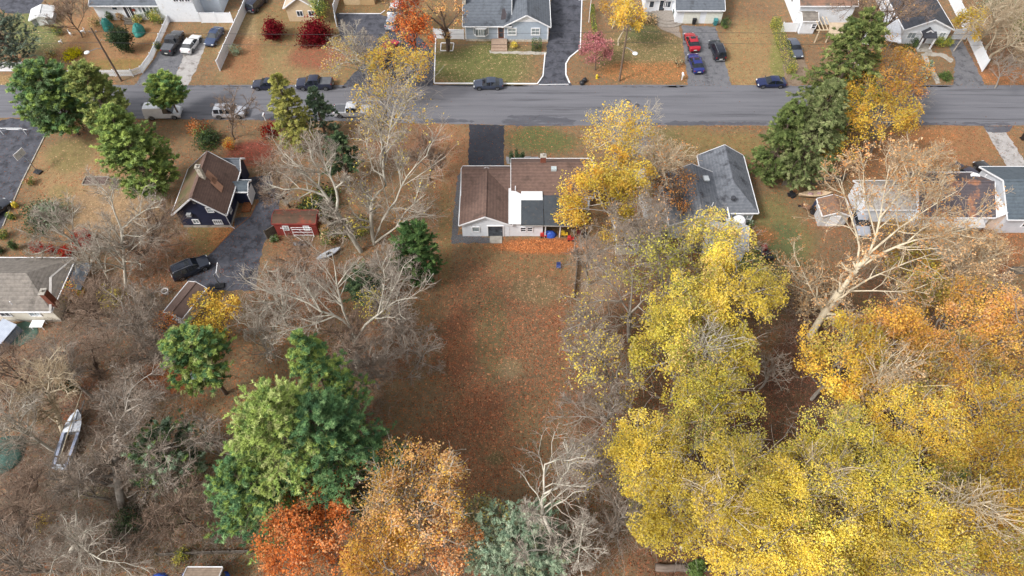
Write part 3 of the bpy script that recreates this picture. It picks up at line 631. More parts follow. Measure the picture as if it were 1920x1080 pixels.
# ---- brown roofed house top right
y90 = GY(50); R9 = house('white house with rusty brown roof and bare pergola posts, top right behind bare tree', (48, y90+4, 0))
x90, x91 = GX(1505,40,2), GX(1600,30,2)
ROOF_RUST = shingle('rusty_brown_shingles', (150,112,92), (120,96,82), (96,88,80), .35)
gable(R9, x90-.3, x91, y90+.6, y90+9.5, 3.6, 5.8, 'x', WHITE_SIDING, ROOF_RUST, .25)
gable(R9, x90-.2, GX(1530,60,1), y90-2.0, y90+.55, 2.4, 3.0, 'x', WHITE_SIDING, ROOF_TAUPE, .12, names=('porch_wall','porch_roof','porch_fascia'))
window(R9, (x90+1.9, y90-2.0, 1.5), 'S', .7, .9, 1, 2, GLASS); window(R9, (x90-.3, y90+4.5, 2.2), 'W', .8, 1.1, 1, 2)
def perg(b):
    for uu in (1527, 1548): b.bar(G(uu,80), G(uu,80)+Vector((0,0,2.3)), .16)
    b.bar(G(1527,80)+Vector((-.5,0,2.36)), G(1548,80)+Vector((.6,0,2.36)), .12, .2)
    for k in range(4): b.bar(G(1527+7*k,80)+Vector((0,-.3,2.5)), G(1527+7*k,80)+Vector((0,3.4,2.5)), .08, .14)
simple('pergola', R9, perg, M('raw_timber', (206,188,160), (184,166,140), 4, .8))
simple('lean_to', R9, lambda b: b.slab([G(1553,66,2.4),G(1600,66,2.4),G(1600,42,2.9),G(1556,42,2.9)], .12), M('tan_sheet_roof', (190,170,146), (168,150,128), 2, .8))

# ---- dark roofed house with a portico, far right
yA = GY(82); RA = house('white house with dark roof, little gabled portico and clipped bushes, top right', (70, yA+4, 0))
xA0, xA1 = GX(1693,70,1.5), GX(1779,70,1.5)
gable(RA, xA0, xA1, yA, yA+13, 2.8, 4.5, 'y', WHITE_SIDING, ROOF_DARK, .3)
xp0, xp1 = GX(1722,80,1), GX(1748,80,1)
gable(RA, xp0+.3, xp1-.2, yA-.6, yA-.02, 2.3, 2.9, 'y', WHITE_SIDING, ROOF_DARK, .15, names=('portico_gable','portico_roof','portico_fascia'), z0=2.2)
simple('portico_roof', RA, lambda b: b.slab([(xp0,yA-1.7,2.3),(xp1,yA-1.7,2.3),(xp1,yA-.62,2.75),(xp0,yA-.62,2.75)], .1), ROOF_DARK)
for xx in (xp0+.15, xp1-.15): simple('portico_post', RA, lambda b: b.box(xx-.1,xx+.1,yA-1.6,yA-1.4,.1,2.2), WHITE_TRIM)
simple('step', RA, lambda b: b.box(xp0-.1,xp1+.1,yA-2.2,yA-.03,-.02,.12), CONCRETE)
door(RA, ((xp0+xp1)/2+.1, yA, .14), 'S', .95, 2.0, M('dark_red_door', (86,50,46), None, 3, .5))
window(RA, (xA0+1.5, yA, 1.6), 'S', 1.3, 1.1, 2, 1, GLASS_PALE); window(RA, (xA1-1.0, yA, 1.6), 'S', 1.0, 1.1, 2, 1, GLASS_PALE)
simple('side_lean_to', RA, lambda b: b.slab([G(1660,75,2.3),G(1690,80,2.3),G(1690,15,2.7),G(1655,12,2.7)], .1), M('pale_translucent_sheet', (206,208,212), (188,190,196), 2, .5))

# ---- beige cottage and tan garage behind the red maples
yB = GY(40); RB = house('beige cottage with pale roof behind the dark red maples', (-36, yB+4, 0))
gable(RB, GX(540,30,1), GX(594,30,1), yB, yB+8, 2.7, 4.4, 'y', M('beige_siding', (210,188,156), (194,172,142), 2, .7, bands=('Z',1.6,.1)), M('worn_beige_roof', (186,170,150), (160,146,130), 2, .9), .3)
window(RB, (GX(560,33,1.5), yB, 1.5), 'S', 1.0, 1.0, 2, 1); window(RB, (GX(582,33,1.5), yB, 1.5), 'S', 1.0, 1.0, 2, 1)
yC = GY(9); RC = house('tan garage at the top edge above the dark asphalt court', (-26, yC+3, 0), 'garage', 'garage')
gable(RC, GX(648,5,1), GX(700,5,1), yC, yC+6, 2.5, 4.0, 'x', M('tan_siding', (196,166,124), (178,150,112), 2, .7, bands=('Z',1.6,.1)), ROOF_TAUPE, .3)
simple('garage_door', RC, lambda b: b.box(GX(660,5)-1.2,GX(660,5)+1.6,yC-.05,yC-.005,.02,2.1), M('tan_garage_door', (206,182,146), None, 3, .6, bands=('Z',.35,.08)))
yC2 = GY(22); RC2 = house('brown-roofed house between the orange maple and pale blue house, top edge', (-14, yC2+8, 0))
gable(RC2, GX(800,10,1)-1.5, GX(850,10,1)+.5, yC2+5, yC2+13, 2.7, 4.6, 'x', CREAM_SIDING, ROOF_RUST, .3); window(RC2, (GX(825,10,1), yC2+5, 1.6), 'S', 1.0, 1.0, 2, 1)

# ---- sheds
def shed(label, u, v, w, d, h, ridge, axis, wall, roof, rz=0.0, oh=.2, dr=True, name='shed', dm=None, trim=WHITE_TRIM):
    p = G(u, v); r = thing(name, label, 'shed', p, rz)
    old = root_inv
    def loc(fn):
        mb = MB(); fn(mb); return mb
    T = Matrix.Translation(p) @ Matrix.Rotation(rz, 4, 'Z')
    # author in world axes about p, then turn with the empty
    r.rotation_euler = (0,0,0)
    gable(r, p.x-w/2, p.x+w/2, p.y, p.y+d, h, ridge, axis, wall, roof, oh, trim)
    if dr: door(r, (p.x, p.y, .05), 'S', 1.1, 1.9, dm or WHITE_TRIM, WHITE_TRIM, False)
    r.rotation_euler = (0,0,rz); return r
RED = M('faded_red_boards', (150,58,50), (124,50,44), 2.5, .85, bands=('X',1.6,.15))
rs = shed('red wooden shed with leaf-covered roof and two white windows', 560, 441, 5.4, 2.0, 2.4, 2.7, 'x', RED, M('roof_under_leaves', (92,70,56), (74,58,46), 1.2, .95, spots=((128,66,50), 1.0, .4)), 0, .12, False, trim=RED)
window(rs, (GX(538,428,1.2), G(549,441).y, 1.5), 'S', .7, .8, 2, 2, GLASS_PALE); window(rs, (GX(577,425,1.2), G(549,441).y, 1.5), 'S', .7, .8, 2, 2, GLASS_PALE)
shed('low brown-roofed garage at the foot of the curving drive', 338, 606, 2.3, 4.4, 1.9, 2.4, 'y', CREAM_SIDING, M('plain_brown_roof', (112,92,84), (98,80,73), 2, .9), RAD(-22), .15, True, 'garage')['category'] = 'garage'
shed('small shed with white panelled side and dark leafy roof left of the silver car', 1557, 424, 3.4, 2.6, 2.2, 2.9, 'y', M('panelled_white_boards', (206,206,208), (186,186,188), 2, .6, bands=('Y',.6,.25)), M('leafy_brown_roof', (112,92,80), (140,104,80), 3, .95, sharp=True))
shed('tan-roofed shed among bare trees beside the yellow maple', 1192, 476, 5.2, 3.6, 2.3, 3.3, 'x', CREAM_SIDING, M('sandy_roof', (176,160,140), (152,138,122), 2, .9), RAD(4))
shed('narrow white outbuilding with pale roof between yellow maple and charcoal house', 1232, 440, 2.2, 9.0, 2.3, 3.0, 'y', WHITE_SIDING, M('pale_leafy_roof', (186,182,178), (160,140,122), 1.5, .9, sharp=True), RAD(6))
shed('white outbuilding with pale sheet roof under the yellow canopy', 1352, 484, 5.0, 3.6, 2.4, 3.2, 'y', WHITE_SIDING, M('pale_sheet_roof', (204,206,210), (182,184,188), 1.5, .7), RAD(-12))
shed('small pale-roofed shed standing on the lawn in the top left corner', 84, 47, 3.2, 2.9, 1.2, 1.7, 'y', M('grey_boards', (150,150,150), (132,132,132), 2, .8), M('bleached_roof', (214,214,214), (192,192,192), 2, .8), RAD(14))
shed('shed with striped wooden roof at the bottom edge between blue tarps', 386, 1128, 2.9, 2.4, 2.0, 2.5, 'x', WOOD_GREY, M('striped_plank_roof', (176,156,138), (150,132,116), 3, .9, bands=('Y',1.4,.3)), 0, .2, False)

# ================================================================ FENCES
def fence(label, pts, h, m, post=True, picket=False, cat='fence', name='fence', sp=2.2, group=None):
    P = [G(*p) for p in pts]; r = thing(name, label, cat, P[0], 0, group)
    for a, b in zip(P, P[1:]):
        L = (b-a).length; k = max(1, round(L/sp)); d = (b-a)/L
        mb = MB(); e = Vector((0,0,1))
        if picket:
            n = int(L/.16)
            for i in range(n): q = a + d*(i+.5)*L/n; mb.box(q.x-.035, q.x+.035, q.y-.035, q.y+.035, .06, h)
            for z in (.25, h-.2): mb.bar(a+e*z, b+e*z, .05, .1)
        else:
            mb.bar(a+e*(h/2+.03), b+e*(h/2+.03), .05, h-.06); mb.bar(a+e*(h-.03), b+e*(h-.03), .09, .1); mb.bar(a+e*.12, b+e*.12, .09, .12)
        part('panel', mb, m, r, world=True)
        if post:
            for i in range(k+1):
                q = a + d*(L*i/k); pm = MB(); pm.box(q.x-.065, q.x+.065, q.y-.065, q.y+.065, -.02, h+.12)
                pm.add([(q.x-.09,q.y-.09,h+.122),(q.x+.09,q.y-.09,h+.122),(q.x+.09,q.y+.09,h+.122),(q.x-.09,q.y+.09,h+.122),(q.x,q.y,h+.24)], [(3,2,1,0),(0,1,4),(1,2,4),(2,3,4),(3,0,4)])
                if i or a is P[0]: part('post', pm, m, r, world=True)
    return r
fence('white picket fence curving round the front yard of the long ranch house', [(54,144),(250,143),(268,137),(286,112),(318,42)], 1.2, VINYL, True, True, sp=2.6)
fence('solid white fence at the left edge behind the dark evergreen', [(-60,134),(53,134)], 1.7, VINYL)
fence('tall white fence running back from the street beside the parked blue sedan', [(413,133),(432,90),(462,24),(474,-10)], 1.9, VINYL)
fence('short white fence joining the garage gable and the tall white fence', [(379,43),(438,43)], 1.9, VINYL)
fence('white fence left of the pale blue house behind the bare street tree', [(814,72),(870,74)], 1.8, VINYL)
fence('long white fence slanting past the portico house to the street', [(1768,-20),(1806,55),(1841,134)], 2.1, VINYL)
fence('white cross fence beside the portico house', [(1782,74),(1809,74)], 1.9, VINYL)
fence('white fence stub left of the rusty brown roof', [(1464,60),(1492,60)], 1.7, VINYL)
fence('white fence post run beside the dark asphalt court', [(632,50),(628,26),(636,0)], 1.7, VINYL)
fence('weathered wooden gate leaning between the drive and the red shed', [(502,448),(524,434)], 1.6, WOOD_GREY, cat='gate', name='gate')
fence('grey wooden fence between the tall spruces and the beige boat', [(1466,348),(1535,346),(1580,340)], 1.3, WOOD_GREY, sp=1.6)
fence('grey wooden fence stub at the right edge below the slate roof', [(1886,514),(1935,514)], 1.5, WOOD_GREY)
fence('low wire fence with leaning posts right of the leaf-strewn lawn', [(1083,474),(1080,520),(1075,560)], .9, M('rusted_wire', (112,104,98), (84,78,72), 5, .8), True, True, sp=1.8)
fence('low rail fence crossing the brush at the bottom left', [(300,1042),(400,1038),(470,1036)], .8, WOOD_GREY, True, False)
# ================================================================ VEHICLES
def paint(name, c, rough=.25): return M(name, c, tuple(x*.94 for x in c), 1.5, rough, .15, coat=.6)
TYRE = M('tyre_rubber', (26,26,28), (36,36,38), 8, .9); RIM = M('alloy_rim', (170,172,178), (150,152,158), 8, .3, .7)
AUTOGLASS = M('car_glass', (22,26,32), (38,44,52), 1.0, .06, coat=.5); LAMP = M('headlamp_lens', (214,218,222), None, 4, .15); TAIL = M('tail_lamp_lens', (150,26,28), (120,20,22), 4, .2)
PLATE = M('number_plate', (214,214,208), None, 4, .5); TRIMBLK = M('black_car_trim', (24,24,27), None, 4, .5)
# x, belt half-width factor, belt z, roof z (front is +x); glazing spans named by station index
SHAPES = {
 'sedan': dict(L=4.6, W=1.8, st=[(2.30,.74,.50,.56),(2.22,.86,.66,.70),(1.95,.95,.76,.80),(1.15,.98,.88,.93),(.95,1,.91,.97),(.25,1,.92,1.38),(.0,1,.92,1.43),(-.32,1,.92,1.45),(-.44,1,.92,1.45),(-.95,1,.93,1.41),(-1.1,1,.94,1.38),(-1.72,.98,.97,1.02),(-2.05,.95,.97,1.0),(-2.24,.88,.86,.90),(-2.30,.78,.52,.58)],
   wind=(4,5), rear=(10,11), side=[(4,7),(8,11)], wheels=(1.42,-1.38)),
 'suv': dict(L=4.7, W=1.88, st=[(2.35,.78,.60,.66),(2.28,.88,.82,.87),(2.0,.96,.95,1.0),(1.2,.99,1.03,1.09),(1.05,1,1.05,1.12),(.5,1,1.07,1.62),(.3,1,1.07,1.70),(-.2,1,1.07,1.74),(-.32,1,1.07,1.74),(-1.1,1,1.08,1.73),(-1.22,1,1.08,1.73),(-1.85,1,1.08,1.69),(-2.0,.99,1.08,1.64),(-2.28,.96,1.06,1.14),(-2.32,.93,.92,1.0),(-2.36,.86,.55,.62)],
   wind=(4,5), rear=(12,13), side=[(4,7),(8,9),(10,12)], wheels=(1.45,-1.42)),
 'van': dict(L=5.2, W=1.98, st=[(2.6,.80,.60,.66),(2.52,.9,.92,.98),(2.1,.98,1.06,1.12),(1.75,1,1.14,1.22),(1.1,1,1.16,1.92),(.85,1,1.16,2.02),(.35,1,1.16,2.06),(.22,1,1.16,2.06),(-2.3,1,1.18,2.05),(-2.45,1,1.18,2.02),(-2.56,.98,1.16,1.3),(-2.6,.94,.6,.7)],
   wind=(3,4), rear=(9,10), side=[(3,6)], wheels=(1.7,-1.6)),
 'pickup': dict(L=5.6, W=1.98, st=[(2.8,.80,.66,.74),(2.72,.9,.92,.98),(2.4,.97,1.04,1.09),(1.5,1,1.10,1.16),(1.35,1,1.11,1.18),(.75,1,1.12,1.72),(.55,1,1.12,1.80),(.0,1,1.12,1.83),(-.12,1,1.12,1.83),(-.6,1,1.12,1.80),(-.72,1,1.12,1.76),(-.92,1,1.13,1.16),(-2.6,.99,1.12,1.15),(-2.72,.97,1.08,1.12),(-2.8,.93,.6,.68)],
   wind=(4,5), rear=(10,11), side=[(4,7),(8,10)], wheels=(1.75,-1.75), bed=True),
}
def car(label, u, v, yaw, shape, c, cat=None, scale=1.0, roofrails=False, sunroof=False, nm=None):
    S_ = SHAPES[shape]; st, W = S_['st'], S_['W']
    r = thing({'sedan':'sedan_car','suv':'sports_utility_car','van':'van','pickup':'pickup_truck'}[shape], label, cat or {'sedan':'car','suv':'car','van':'van','pickup':'pickup truck'}[shape], G(u, v), RAD(yaw))
    r.scale = (scale,)*3
    def ring(x, k, zb, zr):
        w = W/2*k; cab = (zr-zb) > .2; rw = w*(.74 if cab else .86)
        return [(x,w*.90,.24),(x,w*.985,.42),(x,w*1.0,.62 if zb > .66 else zb*.85),(x,w*.975,zb),(x,rw,zr-.035 if cab else zr-.015),(x,rw*.55,zr),(x,0,zr+.012)]
    rows = []
    for s in st:
        h = ring(*s); rows.append(h + [(x,-y,z) for (x,y,z) in h[-2::-1]])
    n = len(rows[0]); vs = [p for q in rows for p in q]
    body, gl, faces = MB(), {}, []
    for i in range(len(rows)-1):
        for j in range(n-1):
            f = (i*n+j, i*n+j+1, (i+1)*n+j+1, (i+1)*n+j); kind = None
            if j in (4,5,6,7):
                if i == S_['wind'][0]: kind = 'windscreen'
                if i == S_['rear'][0]: kind = 'rear_window'
            if j in (3,8) and any(a <= i < b for a, b in S_['side']): kind = 'side_window_%d_%d' % (j, [k for k, (a, b) in enumerate(S_['side']) if a <= i < b][0])
            (gl.setdefault(kind, []) if kind else faces).append(f)
    faces += [tuple(range(n)), tuple((len(rows)-1)*n+k for k in range(n))[::-1], ]
    faces += [(i*n, (i+1)*n, (i+1)*n+n-1, i*n+n-1) for i in range(len(rows)-1)]
    body.add(vs, faces)
    col = paint('car_paint_%d_%d_%d' % c, c)
    bo = part('body', body, col, r, True)
    try: bo.data.set_sharp_from_angle(angle=RAD(32))
    except Exception: pass
    for k, fs in gl.items():
        g = MB(); idx = sorted({i for f in fs for i in f}); mp = {a: b for b, a in enumerate(idx)}
        g.add([vs[i] for i in idx], [tuple(mp[i] for i in f) for f in fs])
        part('side_window' if k.startswith('side') else k, g, AUTOGLASS, r)
    rad = .34 if shape == 'sedan' else .38
    for x in S_['wheels']:
        for sg in (-1, 1):
            y = sg*(W/2-.11); t = MB()
            t.lathe([(rad*.62,-.11),(rad*.96,-.11),(rad,-.07),(rad,.07),(rad*.96,.11),(rad*.62,.11)], (x,y,rad), 20, 'y'); wo = part('wheel', t, TYRE, r)
            q = MB(); q.lathe([(rad*.6,-.09),(rad*.6,.118*sg if sg > 0 else -.118),(rad*.2,.10*sg),(rad*.1,.124*sg)] if sg > 0 else [(rad*.6,.09),(rad*.6,-.118),(rad*.2,-.10),(rad*.1,-.124)], (x,y,rad), 14, 'y'); part('rim', q, RIM, wo)
            a = MB()
            pts = [(x+(rad+.07)*math.cos(g), sg*(W/2-.004), rad+(rad+.07)*math.sin(g)) for g in [math.pi*k/10 for k in range(11)]]
            a.tube(pts, .035, 5); part('wheel_arch', a, TRIMBLK, bo)
    x0, x1 = st[1][0], st[-2][0]; zl, zt = st[1][2]-.03, st[-2][2]-.08
    for sg in (-1, 1):
        h = MB(); h.blob((x0-.03, sg*W*.35, zl), (.12,.24,.09), 10, 6); part('headlight', h, LAMP, r, True)
        h = MB(); h.blob((x1+.05, sg*W*.385, zt), (.10,.16,.10 if shape == 'sedan' else .2), 10, 6); part('tail_light', h, TAIL, r, True)
        xm = st[S_['wind'][0]][0]-.12; h = MB(); h.blob((xm, sg*(W/2+.09), st[4][2]+.05), (.09,.11,.07), 10, 6); part('mirror', h, col, r, True)
    b = MB(); b.box(st[0][0]-.06, st[0][0]+.04, -W*.36, W*.36, .3, .46); part('front_bumper', b, TRIMBLK, r, bevel=.02)
    b = MB(); b.box(st[-1][0]-.04, st[-1][0]+.06, -W*.38, W*.38, .3, .47); part('rear_bumper', b, TRIMBLK if shape != 'suv' else STEEL, r, bevel=.02)
    b = MB(); b.box(st[-1][0]-.05, st[-1][0]-.005, -.26, .26, .56, .7); part('number_plate', b, PLATE, r)
    if S_.get('bed'):
        b = MB(); b.box(-2.6,-.98,-W*.42,W*.42,1.155,1.19); part('bed_cover', b, M('grey_bed_cover', (96,98,104), (80,82,88), 2, .7), r)
    if roofrails:
        for sg in (-1, 1):
            b = MB(); b.tube([(.3,sg*W*.33,1.72),(.1,sg*W*.33,1.80),(-1.8,sg*W*.33,1.80),(-1.95,sg*W*.33,1.70)], .025, 6); part('roof_rail', b, STEEL, r)
    if sunroof:
        b = MB(); zz = max(s[3] for s in st); b.box(-.4,.15,-.4,.4,zz-.02,zz+.022); part('sunroof', b, AUTOGLASS, r)
    return r
car('black pickup truck parked in the drive of the long ranch house', 327, 86, 84, 'pickup', (58,60,66))
car('white sedan parked between the black pickup and a dark blue sedan', 361, 88, 80, 'sedan', (226,228,230))
car('dark blue sedan with pale glare on the hood beside the tall white fence', 404, 74, -100, 'sedan', (58,72,102))
car('bright red sedan parked on the drive of the double garage house', 1296, 84, 95, 'sedan', (178,34,50), sunroof=True)
car('royal blue sedan parked behind the red sedan on the drive', 1303, 124, 95, 'sedan', (40,50,120), sunroof=True)
car('black sports utility car parked right of the red sedan', 1343, 100, 95, 'suv', (34,38,50), roofrails=True)
car('grey sedan seen beside the rusty brown roofed house, top right', 1487, 96, -86, 'sedan', (88,94,108))
car('black sedan at the far kerb nearest the dark red maples', 503, 164, 179, 'sedan', (36,42,62))
car('dark pickup truck at the far kerb beside the tall yellow-green conifer', 592, 163, 181, 'pickup', (40,44,64))
car('dark grey sedan parked alone at the far kerb before the pale blue house', 916, 163, 181, 'sedan', (66,74,92))
car('small navy car at the far kerb next to the tall spruces', 1444, 160, 180, 'sedan', (34,44,84), scale=.97)
car('white van under the green trees on the near side of the street', 310, 217, 3, 'van', (226,228,232))
car('silver sports utility car with roof rails on the near side of the street', 433, 216, 1, 'suv', (186,188,196), roofrails=True, sunroof=True)
car('white pickup truck on the near side of the street behind yellow leaves', 662, 214, 0, 'pickup', (206,208,214))
car('black sports utility car at the edge of the curving drive', 361, 508, 32, 'suv', (46,52,66), roofrails=True, sunroof=True)
car('silver sedan beside the small panelled shed under the leaning tree', 1610, 422, -94, 'sedan', (176,180,190))
car('dark plum car half hidden behind the leaf-strewn dark roof', 1805, 334, 120, 'suv', (62,58,72))
car('black car just left of the slate blue roof', 1846, 330, 100, 'sedan', (32,32,38))
car('red car under the orange maple in the dark asphalt court', 729, 96, 60, 'sedan', (186,30,44))
car('pale grey car below the red car under the yellow street tree', 711, 124, 88, 'sedan', (150,152,158))
car('black car right of the pale grey car in the dark asphalt court', 739, 134, 88, 'sedan', (36,36,42))
car('white car highest in the dark asphalt court beside the orange maple', 742, 22, 80, 'sedan', (222,222,224))
car('silver car just below the white car in the dark asphalt court', 741, 44, 75, 'suv', (160,164,174))
car('dark car cut by the top edge beside the tall white fence', 484, 12, 70, 'suv', (44,48,66))
car('dark car at the left edge on the long dark drive', -6, 402, 62, 'sedan', (38,42,54))

# ================================================================ STREET FURNITURE
POLEWOOD = M('pole_timber', (124,104,88), (100,84,72), 3, .9, stretch=(1,1,.2))
def utility_pole(label, u, v, h, armdir):
    r = thing('utility_pole', label, 'utility pole', G(u, v)); a = Vector(armdir)
    simple_l('pole', r, lambda b: b.tube([(0,0,-.1),(0,0,h*.5),(0,0,h)], [.17,.15,.11], 10), POLEWOOD)
    simple_l('crossarm', r, lambda b: b.bar((-.6,0,h-.7),(.6,0,h-.7),.1,.12), POLEWOOD)
    for x in (-.5,.5):
        simple_l('insulator', r, lambda b: b.lathe([(.04,0),(.07,.05),(.05,.12),(.07,.16),(.03,.2)], (x,0,h-.64), 8), STEEL)
    simple_l('lamp_arm', r, lambda b: b.tube([(0,0,h*.62),tuple(a*.6+Vector((0,0,h*.66))),tuple(a*1.9+Vector((0,0,h*.66)))], .045, 6), STEEL)
    e = a*2.2 + Vector((0,0,h*.655))
    simple_l('street_lamp', r, lambda b: b.blob(tuple(e), (.42,.42,.14), 12, 7), M('lamp_housing', (226,228,230), None, 4, .4))
    simple_l('bracket', r, lambda b: b.tube([(0,0,h*.74),(.5,.2,h*.78),(.75,.3,h*.74)], .03, 5), STEEL)
    return r
def simple_l(name, root, fn, m, smooth=False, **k): mb = MB(); fn(mb); return part(name, mb, m, root, smooth, **k)
utility_pole('wooden utility pole with white street lamp behind the picket fence', 228, 152, 9.5, (-.82,-.57,0))
utility_pole('pale utility pole with white street lamp beside the golden tree', 1161, 152, 9.8, (.62,-.8,0))
pa, pb = G(228,152), G(1161,152); CABLE = M('cable', (50,50,54), None, 4, .6)
for i, (z, lab) in enumerate(((8.75,'upper overhead cable strung along the far side of the street'),(6.9,'lower overhead cable strung along the far side of the street'))):
    y_ = (pa.y+pb.y)/2; pts = []
    for a, b in ((-150,pa.x),(pa.x,pb.x),(pb.x,150)):
        for k in range(12):
            f = k/12; x = a+(b-a)*f; pts.append((x, pa.y+(pb.y-pa.y)*((x-pa.x)/(pb.x-pa.x)) + .18, z - 1.0*4*f*(1-f)*.5))
    mb = MB(); mb.tube(pts, .022, 5); tag(part('overhead_cable', mb, CABLE), lab, 'cable', 'overhead cables')
def mailbox(label, u, v, c=WHITE_TRIM):
    r = thing('mailbox', label, 'mailbox', G(u, v))
    simple_l('post', r, lambda b: b.box(-.06,.06,-.06,.06,-.05,1.0), c)
    simple_l('box', r, lambda b: b.prism([(-.14,-.28,1.002),(.14,-.28,1.002),(.14,-.28,1.2),(.09,-.28,1.28),(-.09,-.28,1.28),(-.14,-.28,1.2)], (0,.56,0)).box(-.1,.1,-.1,.1,.7,1.0), c)
    simple_l('flag', r, lambda b: b.box(.145,.165,-.1,.12,1.12,1.3), M('red_flag_metal', (170,40,40), None, 4, .5))
mailbox('white mailbox on a post at the near kerb left of the conifers', 498, 226)
mailbox('white mailbox at the kerb left of the grey drive with three cars', 1278, 150)
r = thing('fire_hydrant', 'yellow fire hydrant below the pink flowering tree', 'fire hydrant', G(1119,147)); YEL = M('hydrant_yellow', (214,190,50), (196,170,44), 6, .5)
simple_l('barrel', r, lambda b: b.lathe([(.2,0),(.2,.06),(.13,.08),(.13,.55),(.17,.57),(.17,.62),(.13,.72),(.04,.8)], (0,0,0), 12), YEL)
for sg in (-1, 1): simple_l('outlet', r, lambda b: b.tube([(0,0,.42),(sg*.24,0,.42)], .07, 8), YEL)
def trash_bag(label, u, v, sd=1):
    mb = MB(); mb.blob((0,0,.3), (.42,.38,.36), 14, 9, .12, sd); mb.tube([(0,0,.6),(.04,.02,.72),(.1,.05,.78)], [.08,.05,.12], 8)
    o = part('trash_bag', mb, BLACK, None, True); o.location = G(u, v); tag(o, label, 'trash bag')
trash_bag('black trash bag at the mouth of the dark drive', 1091, 158, 1); trash_bag('smaller black bag slumped behind the kerbside trash bag', 1096, 153, 4)
def wheelie(label, u, v, c, rz=0):
    r = thing('wheeled_bin', label, 'bin', G(u, v), rz)
    simple_l('bin_body', r, lambda b: b.add([(-.24,-.26,.08),(.24,-.26,.08),(.24,.26,.08),(-.24,.26,.08),(-.3,-.33,.98),(.3,-.33,.98),(.3,.33,.98),(-.3,.33,.98)], [(3,2,1,0),(4,5,6,7),(0,1,5,4),(1,2,6,5),(2,3,7,6),(3,0,4,7)]), c)
    simple_l('lid', r, lambda b: b.slab([(-.33,-.38,1.03),(.33,-.38,1.03),(.33,.36,1.1),(-.33,.36,1.1)], .05), c)
    for sg in (-1, 1): simple_l('wheel', r, lambda b: b.lathe([(.05,-.03),(.12,-.03),(.12,.03),(.05,.03)], (sg*.27,.3,.12), 12, 'x'), TYRE)
wheelie('black wheeled bin before the pale garage doors', 1300, 45, BLACK); wheelie('teal wheeled bin at the corner of the double garage', 1340, 47, M('teal_plastic', (58,128,132), None, 4, .5))
wheelie('black wheeled bin cut by the right edge beside the concrete drive', 1917, 262, BLACK); wheelie('dark green wheeled bin under the entrance of the double garage house', 1264, 30, M('dark_green_plastic', (44,66,56), None, 4, .5))
def hoop(label, u, v, rz, h=3.05):
    r = thing('basketball_hoop', label, 'basketball hoop', G(u, v), rz)
    simple_l('base', r, lambda b: b.box(-.9,.2,-.38,.38,0,.22), BLACK, bevel=.05)
    simple_l('pole', r, lambda b: b.tube([(-.3,0,.2),(-.3,0,2.4),(.5,0,3.2)], .06, 8), STEEL)
    bd = simple_l('backboard', r, lambda b: b.box(.52,.56,-.75,.75,2.75,3.7), M('clear_backboard', (206,210,216), (180,186,194), 3, .2))
    simple_l('board_edge', bd, lambda b: b.bar((.54,-.77,2.73),(.54,.77,2.73),.06).bar((.54,-.77,3.72),(.54,.77,3.72),.06).bar((.54,-.78,2.7),(.54,-.78,3.75),.06).bar((.54,.78,2.7),(.54,.78,3.75),.06), WHITE_TRIM)
    simple_l('rim', r, lambda b: b.tube([(.85+.25*math.cos(g),.25*math.sin(g),3.05) for g in [k*math.pi/8 for k in range(17)]], .018, 5), M('orange_rim', (200,90,40), None, 4, .5))
    simple_l('net', r, lambda b: [b.bar((.85+.24*math.cos(g),.24*math.sin(g),3.04),(.85+.14*math.cos(g+.5),.14*math.sin(g+.5),2.65),.02) for g in [k*math.pi/5 for k in range(10)]], WHITE_TRIM)
hoop('basketball hoop leaning over the long dark drive at the left', 68, 322, RAD(160), 3.05); hoop('basketball hoop standing on the curving dark drive', 418, 536, RAD(8))
r = thing('goal_frame', 'white tubular goal frame standing on the dark drive at the left edge', 'goal frame', G(28,252))
def gf(b):
    w, h, d = 3.4, 1.2, 1.0
    for p, q in (((-w/2,0,0),(-w/2,0,h)),((w/2,0,0),(w/2,0,h)),((-w/2,0,h),(w/2,0,h)),((-w/2,0,h),(-w/2,d,0)),((w/2,0,h),(w/2,d,0)),((-w/2,d,.03),(w/2,d,.03)),((.6,0,h),(.6,d,0))): b.tube([p,q], .05, 6)
simple_l('frame', r, gf, WHITE_TRIM)
r = thing('flagpole', 'white flagpole with a striped flag at the top edge beside the dark drive', 'flagpole', G(1104,42))
simple_l('pole', r, lambda b: b.tube([(0,0,0),(0,0,5.6)], .05, 8), WHITE_TRIM)
def fl(b, z0, z1):
    P = [(-.05-.2*k, .06*math.sin(k*.9), 0) for k in range(11)]
    for (a, c_) in zip(P, P[1:]): b.add([(a[0],a[1],z0-.3-a[0]*-.12),(c_[0],c_[1],z0-.3-c_[0]*-.12),(c_[0],c_[1],z1-.3-c_[0]*-.12),(a[0],a[1],z1-.3-a[0]*-.12),(a[0],a[1]+.01,z0-.3-a[0]*-.12),(c_[0],c_[1]+.01,z0-.3-c_[0]*-.12),(c_[0],c_[1]+.01,z1-.3-c_[0]*-.12),(a[0],a[1]+.01,z1-.3-a[0]*-.12)], [(0,1,2,3),(7,6,5,4),(0,4,5,1),(3,2,6,7),(1,5,6,2),(0,3,7,4)])
cl = MB()
for k in range(0, 7, 2): fl(cl, 4.6+.17*k, 4.77+.17*k)
fo = part('flag', cl, M('white_cloth', (232,232,232), None, 4, .8), r)
cl = MB()
for k in range(1, 7, 2): fl(cl, 4.6+.17*k, 4.77+.17*k)
part('stripe', cl, M('muted_red_cloth', (196,120,124), None, 4, .8), fo)
